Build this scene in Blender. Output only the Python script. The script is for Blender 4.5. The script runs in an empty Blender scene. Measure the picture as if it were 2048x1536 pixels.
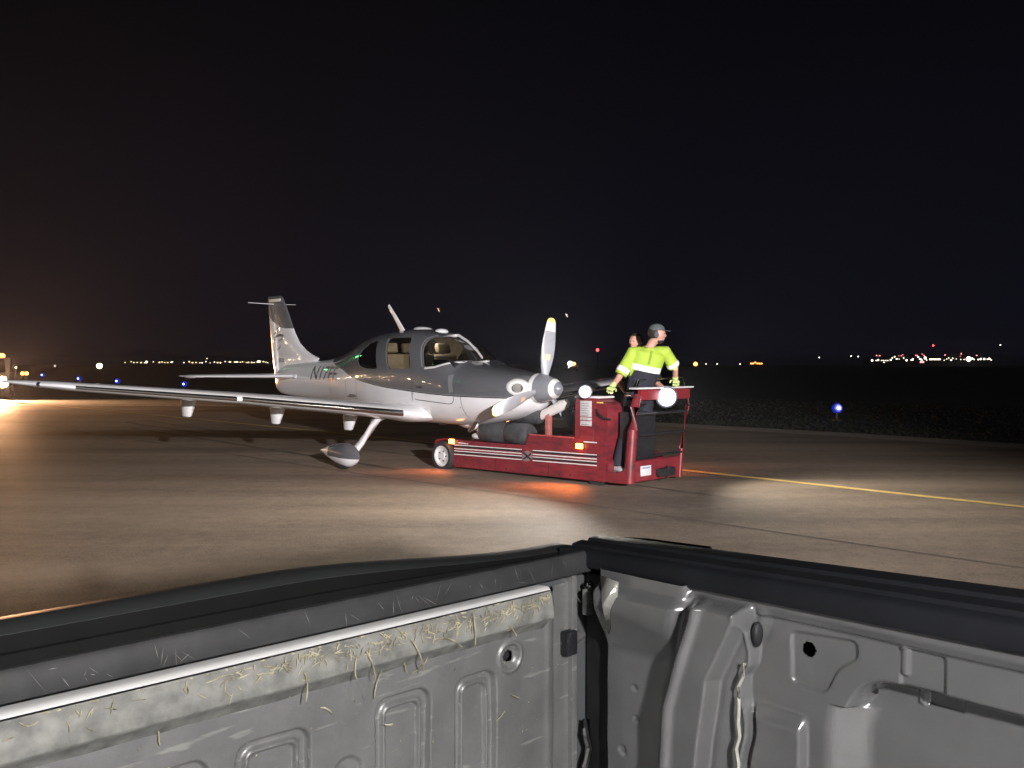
import bpy, bmesh, math, random
import numpy as np
from mathutils import Vector, Matrix, Euler
random.seed(7)
PI = math.pi
sc = bpy.context.scene
COL = sc.collection

# ------------------------------------------------------------------ camera, world, lights, exposure
CAM_H = 1.552
FPX = 1850.0                                   # focal length for a 2048 wide picture
PITCH = math.atan(40 / FPX)
cam = bpy.data.cameras.new('camera'); cam.sensor_width = 36; cam.lens = FPX / 2048 * 36
cam.clip_start = 0.05; cam.clip_end = 4000
camo = bpy.data.objects.new('camera', cam); COL.objects.link(camo)
camo.location = (0, 0, CAM_H); camo.rotation_euler = (PI / 2 - PITCH, 0, 0)
sc.camera = camo
sc.view_settings.view_transform = 'Standard'; sc.view_settings.look = 'None'
sc.view_settings.exposure = 0.0; sc.view_settings.gamma = 1.0
sc.view_settings.use_curve_mapping = False
sc.render.engine = 'CYCLES'
sc.cycles.use_denoising = True
sc.cycles.sample_clamp_indirect = 3.0
sc.cycles.max_bounces = 6
sc.cycles.transparent_max_bounces = 12
sc.cycles.volume_bounces = 0
sc.cycles.volume_step_rate = 1.0

world = bpy.data.worlds.new('World'); sc.world = world; world.use_nodes = True
wn = world.node_tree.nodes; wl = world.node_tree.links
wn.clear()
wo = wn.new('ShaderNodeOutputWorld'); bg = wn.new('ShaderNodeBackground')
tc = wn.new('ShaderNodeTexCoord'); sep = wn.new('ShaderNodeSeparateXYZ'); ramp = wn.new('ShaderNodeValToRGB')
wl.new(tc.outputs['Generated'], sep.inputs[0]); wl.new(sep.outputs['Z'], ramp.inputs[0])
wl.new(ramp.outputs[0], bg.inputs[0]); wl.new(bg.outputs[0], wo.inputs[0])
ramp.color_ramp.elements[0].position = 0.0; ramp.color_ramp.elements[0].color = (0.0036, 0.0036, 0.0078, 1)
ramp.color_ramp.elements[1].position = 0.45; ramp.color_ramp.elements[1].color = (0.0004, 0.0004, 0.0007, 1)
bg.inputs[1].default_value = 1.0


def lamp_obj(name, kind, loc, energy, color, target=None, **kw):
    l = bpy.data.lights.new(name, kind); l.energy = energy; l.color = color
    for k, v in kw.items(): setattr(l, k, v)
    o = bpy.data.objects.new(name, l); COL.objects.link(o); o.location = loc
    if target is not None:
        o.rotation_euler = (Vector(target) - Vector(loc)).to_track_quat('-Z', 'Y').to_euler()
    return o


# cargo lamp on the back of the truck's cab, behind the camera
lamp_obj('cargo_lamp_light', 'SPOT', (0.60, -0.52, 1.93), 225, (1.0, 0.965, 0.950), (0.25, 0.95, 1.00),
         spot_size=math.radians(115), spot_blend=0.7, shadow_soft_size=0.05)
# unseen fill flood added behind the camera for the aircraft and pavement
lamp_obj('rear_fill_flood', 'SPOT', (4.2, -7.5, 3.7), 30000, (1.0, 0.955, 0.97), (-0.9, 14.5, 4.0),
         spot_size=math.radians(56), spot_blend=0.95, shadow_soft_size=0.12)


# ------------------------------------------------------------------ helpers: materials
def mat(name, color, rough=0.5, metal=0.0, emit=None, es=0.0, coat=0.0, noise=0.0, nscale=20.0, bump=0.0,
        bscale=None, alpha=None, spec=0.5):
    m = bpy.data.materials.new(name); m.use_nodes = True
    nt = m.node_tree; b = nt.nodes['Principled BSDF']
    b.inputs['Base Color'].default_value = (*color, 1); b.inputs['Roughness'].default_value = rough
    b.inputs['Metallic'].default_value = metal; b.inputs['Coat Weight'].default_value = coat
    b.inputs['Coat Roughness'].default_value = 0.02
    b.inputs['Specular IOR Level'].default_value = spec
    if emit:
        b.inputs['Emission Color'].default_value = (*emit, 1); b.inputs['Emission Strength'].default_value = es
    if noise > 0 or bump > 0:
        t = nt.nodes.new('ShaderNodeTexCoord'); n = nt.nodes.new('ShaderNodeTexNoise')
        n.inputs['Scale'].default_value = nscale; n.inputs['Detail'].default_value = 5
        nt.links.new(t.outputs['Object'], n.inputs['Vector'])
        if noise > 0:
            r = nt.nodes.new('ShaderNodeValToRGB')
            r.color_ramp.elements[0].position = 0.3; r.color_ramp.elements[1].position = 0.7
            r.color_ramp.elements[0].color = (*[c * (1 - noise) for c in color], 1)
            r.color_ramp.elements[1].color = (*[min(1, c * (1 + noise)) for c in color], 1)
            nt.links.new(n.outputs[0], r.inputs[0]); nt.links.new(r.outputs[0], b.inputs['Base Color'])
        if bump > 0:
            n2 = n
            if bscale:
                n2 = nt.nodes.new('ShaderNodeTexNoise'); n2.inputs['Scale'].default_value = bscale
                n2.inputs['Detail'].default_value = 4
                nt.links.new(t.outputs['Object'], n2.inputs['Vector'])
            bp = nt.nodes.new('ShaderNodeBump'); bp.inputs['Strength'].default_value = bump
            bp.inputs['Distance'].default_value = 0.01
            nt.links.new(n2.outputs[0], bp.inputs['Height']); nt.links.new(bp.outputs[0], b.inputs['Normal'])
    return m


def N(m, t): return m.node_tree.nodes.new(t)


def glow(name, color, s):
    m = bpy.data.materials.new(name); m.use_nodes = True; nt = m.node_tree; nt.nodes.clear()
    e = nt.nodes.new('ShaderNodeEmission'); o = nt.nodes.new('ShaderNodeOutputMaterial')
    e.inputs[0].default_value = (*color, 1); e.inputs[1].default_value = s
    nt.links.new(e.outputs[0], o.inputs[0]); return m


def glass_mat(name, tint, refl_rough=0.03):
    m = bpy.data.materials.new(name); m.use_nodes = True; nt = m.node_tree; nt.nodes.clear()
    o = nt.nodes.new('ShaderNodeOutputMaterial'); mx = nt.nodes.new('ShaderNodeMixShader')
    tr = nt.nodes.new('ShaderNodeBsdfTransparent'); gl = nt.nodes.new('ShaderNodeBsdfGlossy')
    fr = nt.nodes.new('ShaderNodeFresnel'); fr.inputs[0].default_value = 1.5
    tr.inputs[0].default_value = (*tint, 1); gl.inputs['Roughness'].default_value = refl_rough
    nt.links.new(fr.outputs[0], mx.inputs[0]); nt.links.new(tr.outputs[0], mx.inputs[1])
    nt.links.new(gl.outputs[0], mx.inputs[2]); nt.links.new(mx.outputs[0], o.inputs[0]); return m


# ------------------------------------------------------------------ helpers: objects
def tag(o, label=None, cat=None, group=None, kind=None):
    if label: o['label'] = label
    if cat: o['category'] = cat
    if group: o['group'] = group
    if kind: o['kind'] = kind
    return o


def empty(name, loc=(0, 0, 0), rot=(0, 0, 0)):
    o = bpy.data.objects.new(name, None); COL.objects.link(o); o.location = loc; o.rotation_euler = rot
    o.empty_display_size = 0.2
    return o


def obj(name, bm, m, parent=None, smooth=True, angle=40, recalc=True):
    if recalc: bmesh.ops.recalc_face_normals(bm, faces=bm.faces[:])
    me = bpy.data.meshes.new(name)
    bm.to_mesh(me); bm.free()
    if smooth:
        me.polygons.foreach_set('use_smooth', [True] * len(me.polygons))
        try: me.set_sharp_from_angle(angle=math.radians(angle))
        except Exception: pass
    for x in (m if isinstance(m, (list, tuple)) else [m]): me.materials.append(x)
    o = bpy.data.objects.new(name, me); COL.objects.link(o)
    if parent is not None: o.parent = parent
    return o


def box(bm, lo, hi, bev=0.0, seg=2, M=None):
    lo = Vector(lo); hi = Vector(hi)
    c = (lo + hi) / 2; s = hi - lo
    mt = Matrix.Translation(c) @ Matrix.Diagonal((abs(s.x), abs(s.y), abs(s.z), 1))
    if M is not None: mt = M @ mt
    r = bmesh.ops.create_cube(bm, size=1, matrix=mt)
    if bev > 0:
        es = set(e for v in r['verts'] for e in v.link_edges)
        bmesh.ops.bevel(bm, geom=list(es), offset=bev, segments=seg, affect='EDGES', profile=0.6)


def B(name, lo, hi, m, parent, bev=0.008, M=None):
    bm = bmesh.new(); box(bm, lo, hi, bev, M=M); return obj(name, bm, m, parent)


def frame_at(d, up=Vector((0, 0, 1))):
    d = Vector(d).normalized()
    if abs(d.dot(up)) > 0.98: up = Vector((0, 1, 0))
    s = d.cross(up).normalized(); u = s.cross(d).normalized()
    return s, u


def tube(bm, pts, rad, n=10, up=Vector((0, 0, 1)), caps=True, flat=None, rnd=False):
    """loft along pts; rad = number, list of numbers or list of (rs,ru)"""
    pts = [Vector(p) for p in pts]
    if not isinstance(rad, (list, tuple)): rad = [rad] * len(pts)
    rings = []
    for i, p in enumerate(pts):
        a = pts[max(0, i - 1)]; b = pts[min(len(pts) - 1, i + 1)]
        s, u = frame_at(b - a, up)
        r = rad[i]; rs, ru = (r if isinstance(r, (list, tuple)) else (r, r))
        rings.append([bm.verts.new(p + s * math.cos(2 * PI * k / n) * rs + u * math.sin(2 * PI * k / n) * ru) for k in range(n)])
    for a, b in zip(rings, rings[1:]):
        for k in range(n):
            bm.faces.new((a[k], a[(k + 1) % n], b[(k + 1) % n], b[k]))
    if caps:
        bm.faces.new(rings[0][::-1]); bm.faces.new(rings[-1])
    return rings


def T(name, pts, rad, m, parent, n=10, **kw):
    bm = bmesh.new(); tube(bm, pts, rad, n, **kw); return obj(name, bm, m, parent)


def ball(bm, c, r, seg=16, rings=10, M=None):
    r = Vector(r) if isinstance(r, (list, tuple)) else Vector((r, r, r))
    mt = Matrix.Translation(c) @ Matrix.Diagonal((*r, 1))
    if M is not None: mt = M @ mt
    bmesh.ops.create_uvsphere(bm, u_segments=seg, v_segments=rings, radius=1, matrix=mt)


def BALL(name, c, r, m, parent, seg=16, rings=10):
    bm = bmesh.new(); ball(bm, c, r, seg, rings); return obj(name, bm, m, parent)


def lathe(bm, prof, c, axis, n=24, caps=True):
    """prof: list of (radius, distance along axis)"""
    axis = Vector(axis).normalized(); s, u = frame_at(axis); c = Vector(c)
    rings = [[bm.verts.new(c + axis * h + (s * math.cos(2 * PI * k / n) + u * math.sin(2 * PI * k / n)) * max(r, 1e-4)) for k in range(n)] for r, h in prof]
    for a, b in zip(rings, rings[1:]):
        for k in range(n): bm.faces.new((a[k], a[(k + 1) % n], b[(k + 1) % n], b[k]))
    if caps:
        bm.faces.new(rings[0][::-1]); bm.faces.new(rings[-1])


def LATHE(name, prof, c, axis, m, parent, n=24, caps=True, angle=40):
    bm = bmesh.new(); lathe(bm, prof, c, axis, n, caps); return obj(name, bm, m, parent, angle=angle)


def prism(bm, outline, d0, d1, plane='xz'):
    """extrude a 2-D outline between two depths"""
    def P(a, b, d):
        return (a, d, b) if plane == 'xz' else ((a, b, d) if plane == 'xy' else (d, a, b))
    A = [bm.verts.new(P(a, b, d0)) for a, b in outline]; Bv = [bm.verts.new(P(a, b, d1)) for a, b in outline]
    n = len(outline)
    bm.faces.new(A); bm.faces.new(Bv[::-1])
    for k in range(n): bm.faces.new((A[k], Bv[k], Bv[(k + 1) % n], A[(k + 1) % n]))


def rounded(pts, r=0.05, seg=5):
    out = []; n = len(pts)
    for i in range(n):
        p = Vector(pts[i]).to_2d() if len(pts[i]) == 3 else Vector(pts[i])
        a = Vector(pts[i - 1]); b = Vector(pts[(i + 1) % n])
        da = (a - p); db = (b - p); rr = min(r, da.length * .45, db.length * .45)
        A = p + da.normalized() * rr; Bq = p + db.normalized() * rr
        for k in range(seg + 1):
            t = k / seg
            q = A * (1 - t) ** 2 + p * 2 * t * (1 - t) + Bq * t * t
            out.append((q.x, q.y))
    return out


def ribbon(name, pts, w, z, m, parent=None, closed=False):
    bm = bmesh.new(); L = []; R = []
    pts = [Vector((p[0], p[1])) for p in pts]
    for i, p in enumerate(pts):
        d = (pts[min(i + 1, len(pts) - 1)] - pts[max(i - 1, 0)]).normalized(); n = Vector((-d.y, d.x)) * w / 2
        L.append(bm.verts.new((*(p + n), z))); R.append(bm.verts.new((*(p - n), z)))
    for i in range(len(pts) - 1): bm.faces.new((L[i], R[i], R[i + 1], L[i + 1]))
    o = obj(name, bm, m, parent, smooth=False)
    return o


def copy_tree(o, parent=None):
    c = o.copy(); COL.objects.link(c); c.parent = parent
    for ch in o.children: copy_tree(ch, c)
    return c


def bake(o):
    """apply the modifiers of o"""
    dg = bpy.context.evaluated_depsgraph_get(); dg.update()
    me = bpy.data.meshes.new_from_object(o.evaluated_get(dg))
    o.modifiers.clear(); o.data = me
    return o


# ------------------------------------------------------------------ ground, pavement, grass, line
m_grass = mat('night_grass', (0.016, 0.020, 0.011), 0.95, noise=0.5, nscale=0.8, bump=0.6, bscale=9)
bm = bmesh.new()
for x0, x1, y0, y1 in [(-2200, 2200, -600, 2600)]:
    f = bm.faces.new([bm.verts.new(p) for p in ((x0, y0, 0), (x1, y0, 0), (x1, y1, 0), (x0, y1, 0))])
g = obj('ground', bm, m_grass, smooth=False); tag(g, kind='structure')


def concrete(name, base, var, streak_rot):
    m = mat(name, base, 0.72)
    nt = m.node_tree; b = nt.nodes['Principled BSDF']
    t = N(m, 'ShaderNodeTexCoord'); mp = N(m, 'ShaderNodeMapping'); mp.inputs['Rotation'].default_value = (0, 0, streak_rot)
    mp.inputs['Scale'].default_value = (0.12, 0.9, 1)
    nt.links.new(t.outputs['Object'], mp.inputs[0])
    n1 = N(m, 'ShaderNodeTexNoise'); n1.inputs['Scale'].default_value = 0.9; n1.inputs['Detail'].default_value = 6
    nt.links.new(mp.outputs[0], n1.inputs['Vector'])
    n2 = N(m, 'ShaderNodeTexNoise'); n2.inputs['Scale'].default_value = 60; n2.inputs['Detail'].default_value = 4
    nt.links.new(t.outputs['Object'], n2.inputs['Vector'])
    n3 = N(m, 'ShaderNodeTexNoise'); n3.inputs['Scale'].default_value = 0.25; n3.inputs['Detail'].default_value = 3
    nt.links.new(t.outputs['Object'], n3.inputs['Vector'])
    r = N(m, 'ShaderNodeValToRGB'); r.color_ramp.elements[0].position = 0.32; r.color_ramp.elements[1].position = 0.68
    r.color_ramp.elements[0].color = (*[c * (1 - var) for c in base], 1)
    r.color_ramp.elements[1].color = (*[c * (1 + var) for c in base], 1)
    ad = N(m, 'ShaderNodeMath'); ad.operation = 'MULTIPLY_ADD'; ad.inputs[1].default_value = 0.55
    nt.links.new(n2.outputs[0], ad.inputs[0])
    ad2 = N(m, 'ShaderNodeMath'); ad2.operation = 'MULTIPLY_ADD'; ad2.inputs[1].default_value = 0.4
    nt.links.new(n3.outputs[0], ad2.inputs[0]); ad2.inputs[2].default_value = -0.47
    nt.links.new(ad2.outputs[0], ad.inputs[2])
    ad3 = N(m, 'ShaderNodeMath'); ad3.operation = 'ADD'
    nt.links.new(n1.outputs[0], ad3.inputs[0]); nt.links.new(ad.outputs[0], ad3.inputs[1])
    n4 = N(m, 'ShaderNodeTexNoise'); n4.inputs['Scale'].default_value = 5.5; n4.inputs['Detail'].default_value = 10; n4.inputs['Roughness'].default_value = .78
    nt.links.new(t.outputs['Object'], n4.inputs['Vector'])
    ad4 = N(m, 'ShaderNodeMath'); ad4.operation = 'MULTIPLY_ADD'; ad4.inputs[1].default_value = .55; nt.links.new(n4.outputs[0], ad4.inputs[0])
    ad5 = N(m, 'ShaderNodeMath'); ad5.operation = 'ADD'; ad5.inputs[1].default_value = -.275; nt.links.new(ad3.outputs[0], ad5.inputs[0]); nt.links.new(ad5.outputs[0], ad4.inputs[2])
    nt.links.new(ad4.outputs[0], r.inputs[0]); nt.links.new(r.outputs[0], b.inputs['Base Color'])
    bp = N(m, 'ShaderNodeBump'); bp.inputs['Strength'].default_value = 0.5; bp.inputs['Distance'].default_value = 0.004
    nt.links.new(n2.outputs[0], bp.inputs['Height']); nt.links.new(bp.outputs[0], b.inputs['Normal'])
    rr = N(m, 'ShaderNodeMapRange'); rr.inputs[3].default_value = 0.55; rr.inputs[4].default_value = 0.85
    nt.links.new(n3.outputs[0], rr.inputs[0]); nt.links.new(rr.outputs[0], b.inputs['Roughness'])
    return m


m_conc = concrete('taxiway_concrete', (0.245, 0.190, 0.140), 0.40, math.radians(49))
m_shoulder = concrete('shoulder_concrete', (0.42, 0.36, 0.29), 0.2, math.radians(49))
m_yellow = mat('worn_yellow_paint', (0.80, 0.58, 0.20), 0.6, noise=0.2, nscale=6)
m_joint = mat('dark_joint_sealant', (0.15, 0.125, 0.10), 0.8, noise=0.3, nscale=2)
edge = [(-300, 40), (-60, 37), (-19, 35.0), (-10, 34.2), (-4.5, 31.2), (0.2, 27.4), (4.6, 23.4), (7.6, 20.3), (10.6, 16.6), (15, 10.5), (26, -5), (60, -60)]
bm = bmesh.new()
bm.faces.new([bm.verts.new((x, y, 0.03)) for x, y in edge + [(-300, -60)]])
tag(obj('taxiway', bm, m_conc, smooth=False), kind='structure')
sh = [(x - 0.45, y - 0.45) for x, y in edge]
tag(ribbon('taxiway_shoulder', sh, 1.0, 0.034, m_shoulder), kind='structure')
yl = [(-52, 70), (-30, 47.5), (-15.95, 32.98), (-11, 27.9), (-6.92, 23.6), (-4, 20.5), (-1.59, 17.85), (0.5, 15.5), (2.44, 13.22), (3.9, 11.55), (5.44, 9.8), (8, 6.9), (14, 0)]
yl_o = ribbon('taxiway_centre_line', yl, 0.15, 0.036, m_yellow)
tag(yl_o, kind='structure')
jt = [(-28, 40), (-2.05, 12.72), (-0.13, 10.86), (0.94, 9.84), (3.1, 7.6), (12, -1.6)]
tag(ribbon('pavement_joint', jt, 0.035, 0.035, m_joint), kind='structure')
jt2 = [(x + 3.75, y + 3.95) for x, y in jt]
tag(ribbon('pavement_joint', [(p[0] - 4.2, p[1] - 4.3) for p in jt], 0.035, 0.035, m_joint), kind='structure')
m_mark = mat('tyre_mark', (0.13, 0.105, 0.082), 0.75, noise=0.35, nscale=3)
rgm = random.Random(9)
for k in range(7):
    d0 = rgm.uniform(-3.2, 2.0); a0 = rgm.uniform(-14, 2); L0 = rgm.uniform(5, 14); cvv = rgm.uniform(-.6, .6)
    P_ = []
    for q in range(9):
        t_ = q / 8; w_ = Vector((-1.59, 17.85)) + Vector((.65, -.76)) * (a0 + L0 * t_) + Vector((.76, .65)) * (d0 + cvv * (t_ - .5) ** 2)
        P_.append((w_.x, w_.y))
    tag(ribbon('tyre_mark', P_, rgm.uniform(.06, .16), 0.0342 + k * .00025, m_mark), kind='structure')
# rough grass strip beyond the shoulder
m_tuft = mat('grass_blades', (0.014, 0.018, 0.009), 0.9, noise=0.4, nscale=1.5)
bm = bmesh.new(); rg = random.Random(3)
for i in range(15000):
    t = rg.random(); k = rg.uniform(4.6, 10.2)
    i0 = int(k); fr = k - i0
    i0 = min(i0, len(edge) - 2)
    ex_ = edge[i0][0] * (1 - fr) + edge[i0 + 1][0] * fr; ey_ = edge[i0][1] * (1 - fr) + edge[i0 + 1][1] * fr
    off = 0.35 + (rg.random() ** 2.0) * 16
    x = ex_ + 0.72 * off + rg.uniform(-1, 1); y = ey_ + 0.69 * off + rg.uniform(-.3, 1)
    if x + y < 27.9 and x > 4: continue
    a = rg.uniform(0, PI); h = rg.uniform(.02, .085); w = rg.uniform(.02, .07)
    dx, dy = math.cos(a) * w, math.sin(a) * w
    bm.faces.new([bm.verts.new((x - dx, y - dy, 0)), bm.verts.new((x + dx, y + dy, 0)), bm.verts.new((x + rg.uniform(-.08, .08), y + rg.uniform(-.08, .08), h))])
tag(obj('grass', bm, m_tuft, smooth=False), 'short dark grass growing beside the taxiway shoulder', 'grass', kind='stuff')

# ================================================================== AIRCRAFT
AO = Vector((0.6292, 12.104, -0.0128)); AYAW = -0.829485; APIT = 0.014049
ac = empty('light_aircraft', AO, Euler((0, APIT, AYAW)))
tag(ac, 'white and dark grey low wing propeller aircraft being pulled by the red tug', 'aircraft')

m_white = mat('white_gelcoat', (0.74, 0.73, 0.74), 0.22, coat=0.6, noise=0.03, nscale=3)
m_grey = mat('dark_grey_paint', (0.105, 0.107, 0.115), 0.3, coat=0.6, noise=0.05, nscale=5)
m_black = mat('matt_black', (0.012, 0.012, 0.014), 0.6, noise=0.3, nscale=30)
m_rubber = mat('tyre_rubber', (0.022, 0.022, 0.024), 0.75, noise=0.35, nscale=40, bump=0.2)
m_ti = mat('deice_metal', (0.42, 0.41, 0.40), 0.24, metal=1.0, noise=0.1, nscale=60)
m_chrome = mat('polished_metal', (0.55, 0.55, 0.55), 0.12, metal=1.0, noise=0.05, nscale=20)
m_glass = glass_mat('cabin_glass', (0.82, 0.85, 0.86))
m_seat = mat('beige_leather', (0.62, 0.51, 0.37), 0.5, noise=0.1, nscale=15, bump=0.2)
m_int = mat('cabin_trim', (0.16, 0.15, 0.14), 0.8, noise=0.2, nscale=10)
m_letter = mat('grey_lettering', (0.11, 0.10, 0.12), 0.4, noise=0.15, nscale=30)
m_seam = mat('panel_gap', (0.06, 0.06, 0.065), 0.7, noise=0.2, nscale=20)
m_frame = mat('door_frame_paint', (0.62, 0.61, 0.60), 0.3, coat=0.4, noise=0.04, nscale=8)

# fuselage stations: x, ztop, zbot, half width, height of the widest point, exponent
ST = np.array([
    (-0.43, 1.36, 1.06, 0.23, 1.215, 2.2), (-0.47, 1.395, 0.99, 0.36, 1.21, 2.3), (-0.55, 1.42, 0.91, 0.425, 1.20, 2.4),
    (-0.80, 1.468, 0.80, 0.50, 1.18, 2.4), (-1.20, 1.525, 0.72, 0.57, 1.17, 2.4), (-1.58, 1.592, 0.665, 0.60, 1.17, 2.45),
    (-1.70, 1.68, 0.655, 0.61, 1.17, 2.5), (-1.85, 1.79, 0.65, 0.615, 1.17, 2.6), (-2.05, 1.89, 0.645, 0.62, 1.17, 2.7),
    (-2.45, 2.01, 0.64, 0.62, 1.17, 2.8), (-2.95, 2.062, 0.645, 0.62, 1.17, 2.8), (-3.60, 2.024, 0.67, 0.585, 1.18, 2.7),
    (-4.16, 1.945, 0.71, 0.51, 1.19, 2.5), (-4.75, 1.765, 0.75, 0.42, 1.19, 2.2), (-5.21, 1.635, 0.785, 0.34, 1.19, 2.1),
    (-5.70, 1.56, 0.82, 0.27, 1.19, 2.1), (-6.30, 1.52, 0.845, 0.205, 1.19, 2.1), (-7.00, 1.47, 0.87, 0.135, 1.18, 2.1),
    (-7.40, 1.40, 0.905, 0.09, 1.16, 2.1), (-7.60, 1.30, 0.99, 0.04, 1.14, 2.1)])
SX = ST[::-1, 0]


def _slopes(x, y):
    h = np.diff(x); d = np.diff(y) / h; m = np.zeros(len(x)); m[0] = d[0]; m[-1] = d[-1]
    for i in range(1, len(x) - 1):
        m[i] = 0 if d[i - 1] * d[i] <= 0 else 2 * d[i - 1] * d[i] / (d[i - 1] + d[i])
    return m


CUR = [(_y, _slopes(SX, _y)) for _y in [ST[::-1, k] for k in range(1, 6)]]


def station(x):
    x = min(max(x, SX[0]), SX[-1]); i = min(int(np.searchsorted(SX, x, 'right')) - 1, len(SX) - 2)
    h = SX[i + 1] - SX[i]; t = (x - SX[i]) / h; out = []
    for y, m in CUR:
        out.append((2 * t**3 - 3 * t**2 + 1) * y[i] + (t**3 - 2 * t**2 + t) * h * m[i] + (-2 * t**3 + 3 * t**2) * y[i + 1] + (t**3 - t**2) * h * m[i + 1])
    return out


def surf_y(x, z):
    zt, zb, hw, zc, n = station(x)
    q = (z - zc) / (zt - zc) if z > zc else (zc - z) / (zc - zb)
    q = min(max(q, 0), 1)
    return hw * (1 - q ** n) ** (1 / n)


def surf_pt(x, a, off=0.0):
    """a: angle from the bottom; 0 bottom, pi top, on the right hand (-y) side for 0..pi"""
    zt, zb, hw, zc, n = station(x)
    s, c = math.sin(a), -math.cos(a)
    yy = -hw * math.copysign(abs(s) ** (2 / n), s)
    zz = zc + (zt - zc if c > 0 else zc - zb) * math.copysign(abs(c) ** (2 / n), c)
    return Vector((x, yy, zz))


xs = sorted(set([round(v, 4) for v in list(np.linspace(-7.6, -4.4, 36)) + list(np.linspace(-4.35, -0.8, 80)) + list(np.linspace(-0.78, -0.43, 14))]))
NA = 96


def fuse_bm():
    bm = bmesh.new(); rings = []
    for x in xs: rings.append([bm.verts.new(surf_pt(x, 2 * PI * (k + .5) / NA)) for k in range(NA)])
    for a, b in zip(rings, rings[1:]):
        for k in range(NA): bm.faces.new((a[k], b[k], b[(k + 1) % NA], a[(k + 1) % NA]))
    bm.faces.new(rings[0]); bm.faces.new(rings[-1][::-1])
    return bm


# two-tone paint: dark grey above a sweeping line, thin dark pinstripe, white below
m_fus = mat('two_tone_paint', (0.74, 0.73, 0.74), 0.2, coat=0.7)
nt = m_fus.node_tree; b = nt.nodes['Principled BSDF']
t = N(m_fus, 'ShaderNodeTexCoord'); sp = N(m_fus, 'ShaderNodeSeparateXYZ'); nt.links.new(t.outputs['Object'], sp.inputs[0])
mr = N(m_fus, 'ShaderNodeMapRange'); mr.inputs[1].default_value = -8; mr.inputs[2].default_value = 0
nt.links.new(sp.outputs['X'], mr.inputs[0])
fc = N(m_fus, 'ShaderNodeFloatCurve'); nt.links.new(mr.outputs[0], fc.inputs['Value'])
line = [(-8, 2.4), (-5.75, 2.2), (-5.35, 1.60), (-5.0, 1.49), (-4.6, 1.42), (-4.28, 1.325), (-3.565, 1.22), (-2.726, 1.157), (-1.63, 1.112), (-0.6, 1.112), (0, 1.112)]
cv = fc.mapping.curves[0]
pl = [((x + 8) / 8, z / 2.5) for x, z in line]
cv.points[0].location = pl[0]; cv.points[1].location = pl[-1]
for p in pl[1:-1]: cv.points.new(*p)
fc.mapping.update()
ml = N(m_fus, 'ShaderNodeMath'); ml.operation = 'MULTIPLY'; ml.inputs[1].default_value = 2.5; nt.links.new(fc.outputs[0], ml.inputs[0])
sb = N(m_fus, 'ShaderNodeMath'); sb.operation = 'SUBTRACT'; nt.links.new(sp.outputs['Z'], sb.inputs[0]); nt.links.new(ml.outputs[0], sb.inputs[1])
cr = N(m_fus, 'ShaderNodeValToRGB'); cr.color_ramp.interpolation = 'CONSTANT'
mr2 = N(m_fus, 'ShaderNodeMapRange'); mr2.inputs[1].default_value = -0.1; mr2.inputs[2].default_value = 0.1
nt.links.new(sb.outputs[0], mr2.inputs[0]); nt.links.new(mr2.outputs[0], cr.inputs[0])
E_ = cr.color_ramp.elements
E_[0].position = 0; E_[0].color = (0.74, 0.73, 0.74, 1); E_[1].position = 0.42; E_[1].color = (0.03, 0.03, 0.035, 1)
e = E_.new(0.49); e.color = (0.22, 0.22, 0.225, 1); e = E_.new(0.53); e.color = (0.105, 0.107, 0.115, 1)
nt.links.new(cr.outputs[0], b.inputs['Base Color'])


def zpoly_bm(poly, y0=-1.2, y1=1.2):
    bm = bmesh.new(); prism(bm, poly, y0, y1); bmesh.ops.recalc_face_normals(bm, faces=bm.faces[:]); return bm


WIN = {
    'rear': rounded([(-4.10, 1.585), (-3.98, 1.49), (-3.71, 1.443), (-3.36, 1.441), (-3.58, 1.885), (-3.86, 1.826), (-4.045, 1.714)], 0.05),
    'mid': rounded([(-3.06, 1.452), (-2.47, 1.460), (-2.69, 1.925), (-3.30, 1.915)], 0.07),
    'door': rounded([(-2.17, 1.490), (-1.96, 1.511), (-1.745, 1.57), (-1.55, 1.602), (-1.726, 1.705), (-1.919, 1.831), (-2.13, 1.925), (-2.27, 1.925), (-2.33, 1.87), (-2.31, 1.77)], 0.03),
    'shield': rounded([(-1.50, 1.61), (-1.2, 1.612), (-1.2, 2.3), (-2.10, 2.3), (-2.10, 1.975), (-1.93, 1.895), (-1.77, 1.795), (-1.62, 1.685)], 0.02),
}
fus = obj('fuselage', fuse_bm(), m_fus, None, angle=50)
so = fus.modifiers.new('s', 'SOLIDIFY'); so.thickness = 0.025; so.offset = -1
cuts = []
for k, poly in WIN.items():
    c = obj('cut', zpoly_bm(poly), m_grey, None, smooth=False)
    bo = fus.modifiers.new('b', 'BOOLEAN'); bo.operation = 'DIFFERENCE'; bo.solver = 'EXACT'; bo.object = c
    cuts.append(c)
# engine air inlets cut into the cowling
for s in (-1, 1):
    bmx = bmesh.new(); lathe(bmx, [(0.085, -0.22), (0.085, 0.2)], (-0.5, 0.285 * s, 1.235), (1, -0.15 * -s, 0), 24)
    bmesh.ops.recalc_face_normals(bmx, faces=bmx.faces[:])
    c = obj('cut', bmx, m_grey, None, smooth=False)
    bo = fus.modifiers.new('b', 'BOOLEAN'); bo.operation = 'DIFFERENCE'; bo.solver = 'EXACT'; bo.object = c; cuts.append(c)
bake(fus)
for c in cuts: bpy.data.objects.remove(c)
fus.data.polygons.foreach_set('use_smooth', [True] * len(fus.data.polygons)); fus.data.set_sharp_from_angle(angle=math.radians(35))
fus.parent = ac


def inside(px, pz, poly):
    r = False; n = len(poly)
    for i in range(n):
        x1, z1 = poly[i]; x2, z2 = poly[i - 1]
        if (z1 > pz) != (z2 > pz) and px < (x2 - x1) * (pz - z1) / (z2 - z1) + x1: r = not r
    return r


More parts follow.
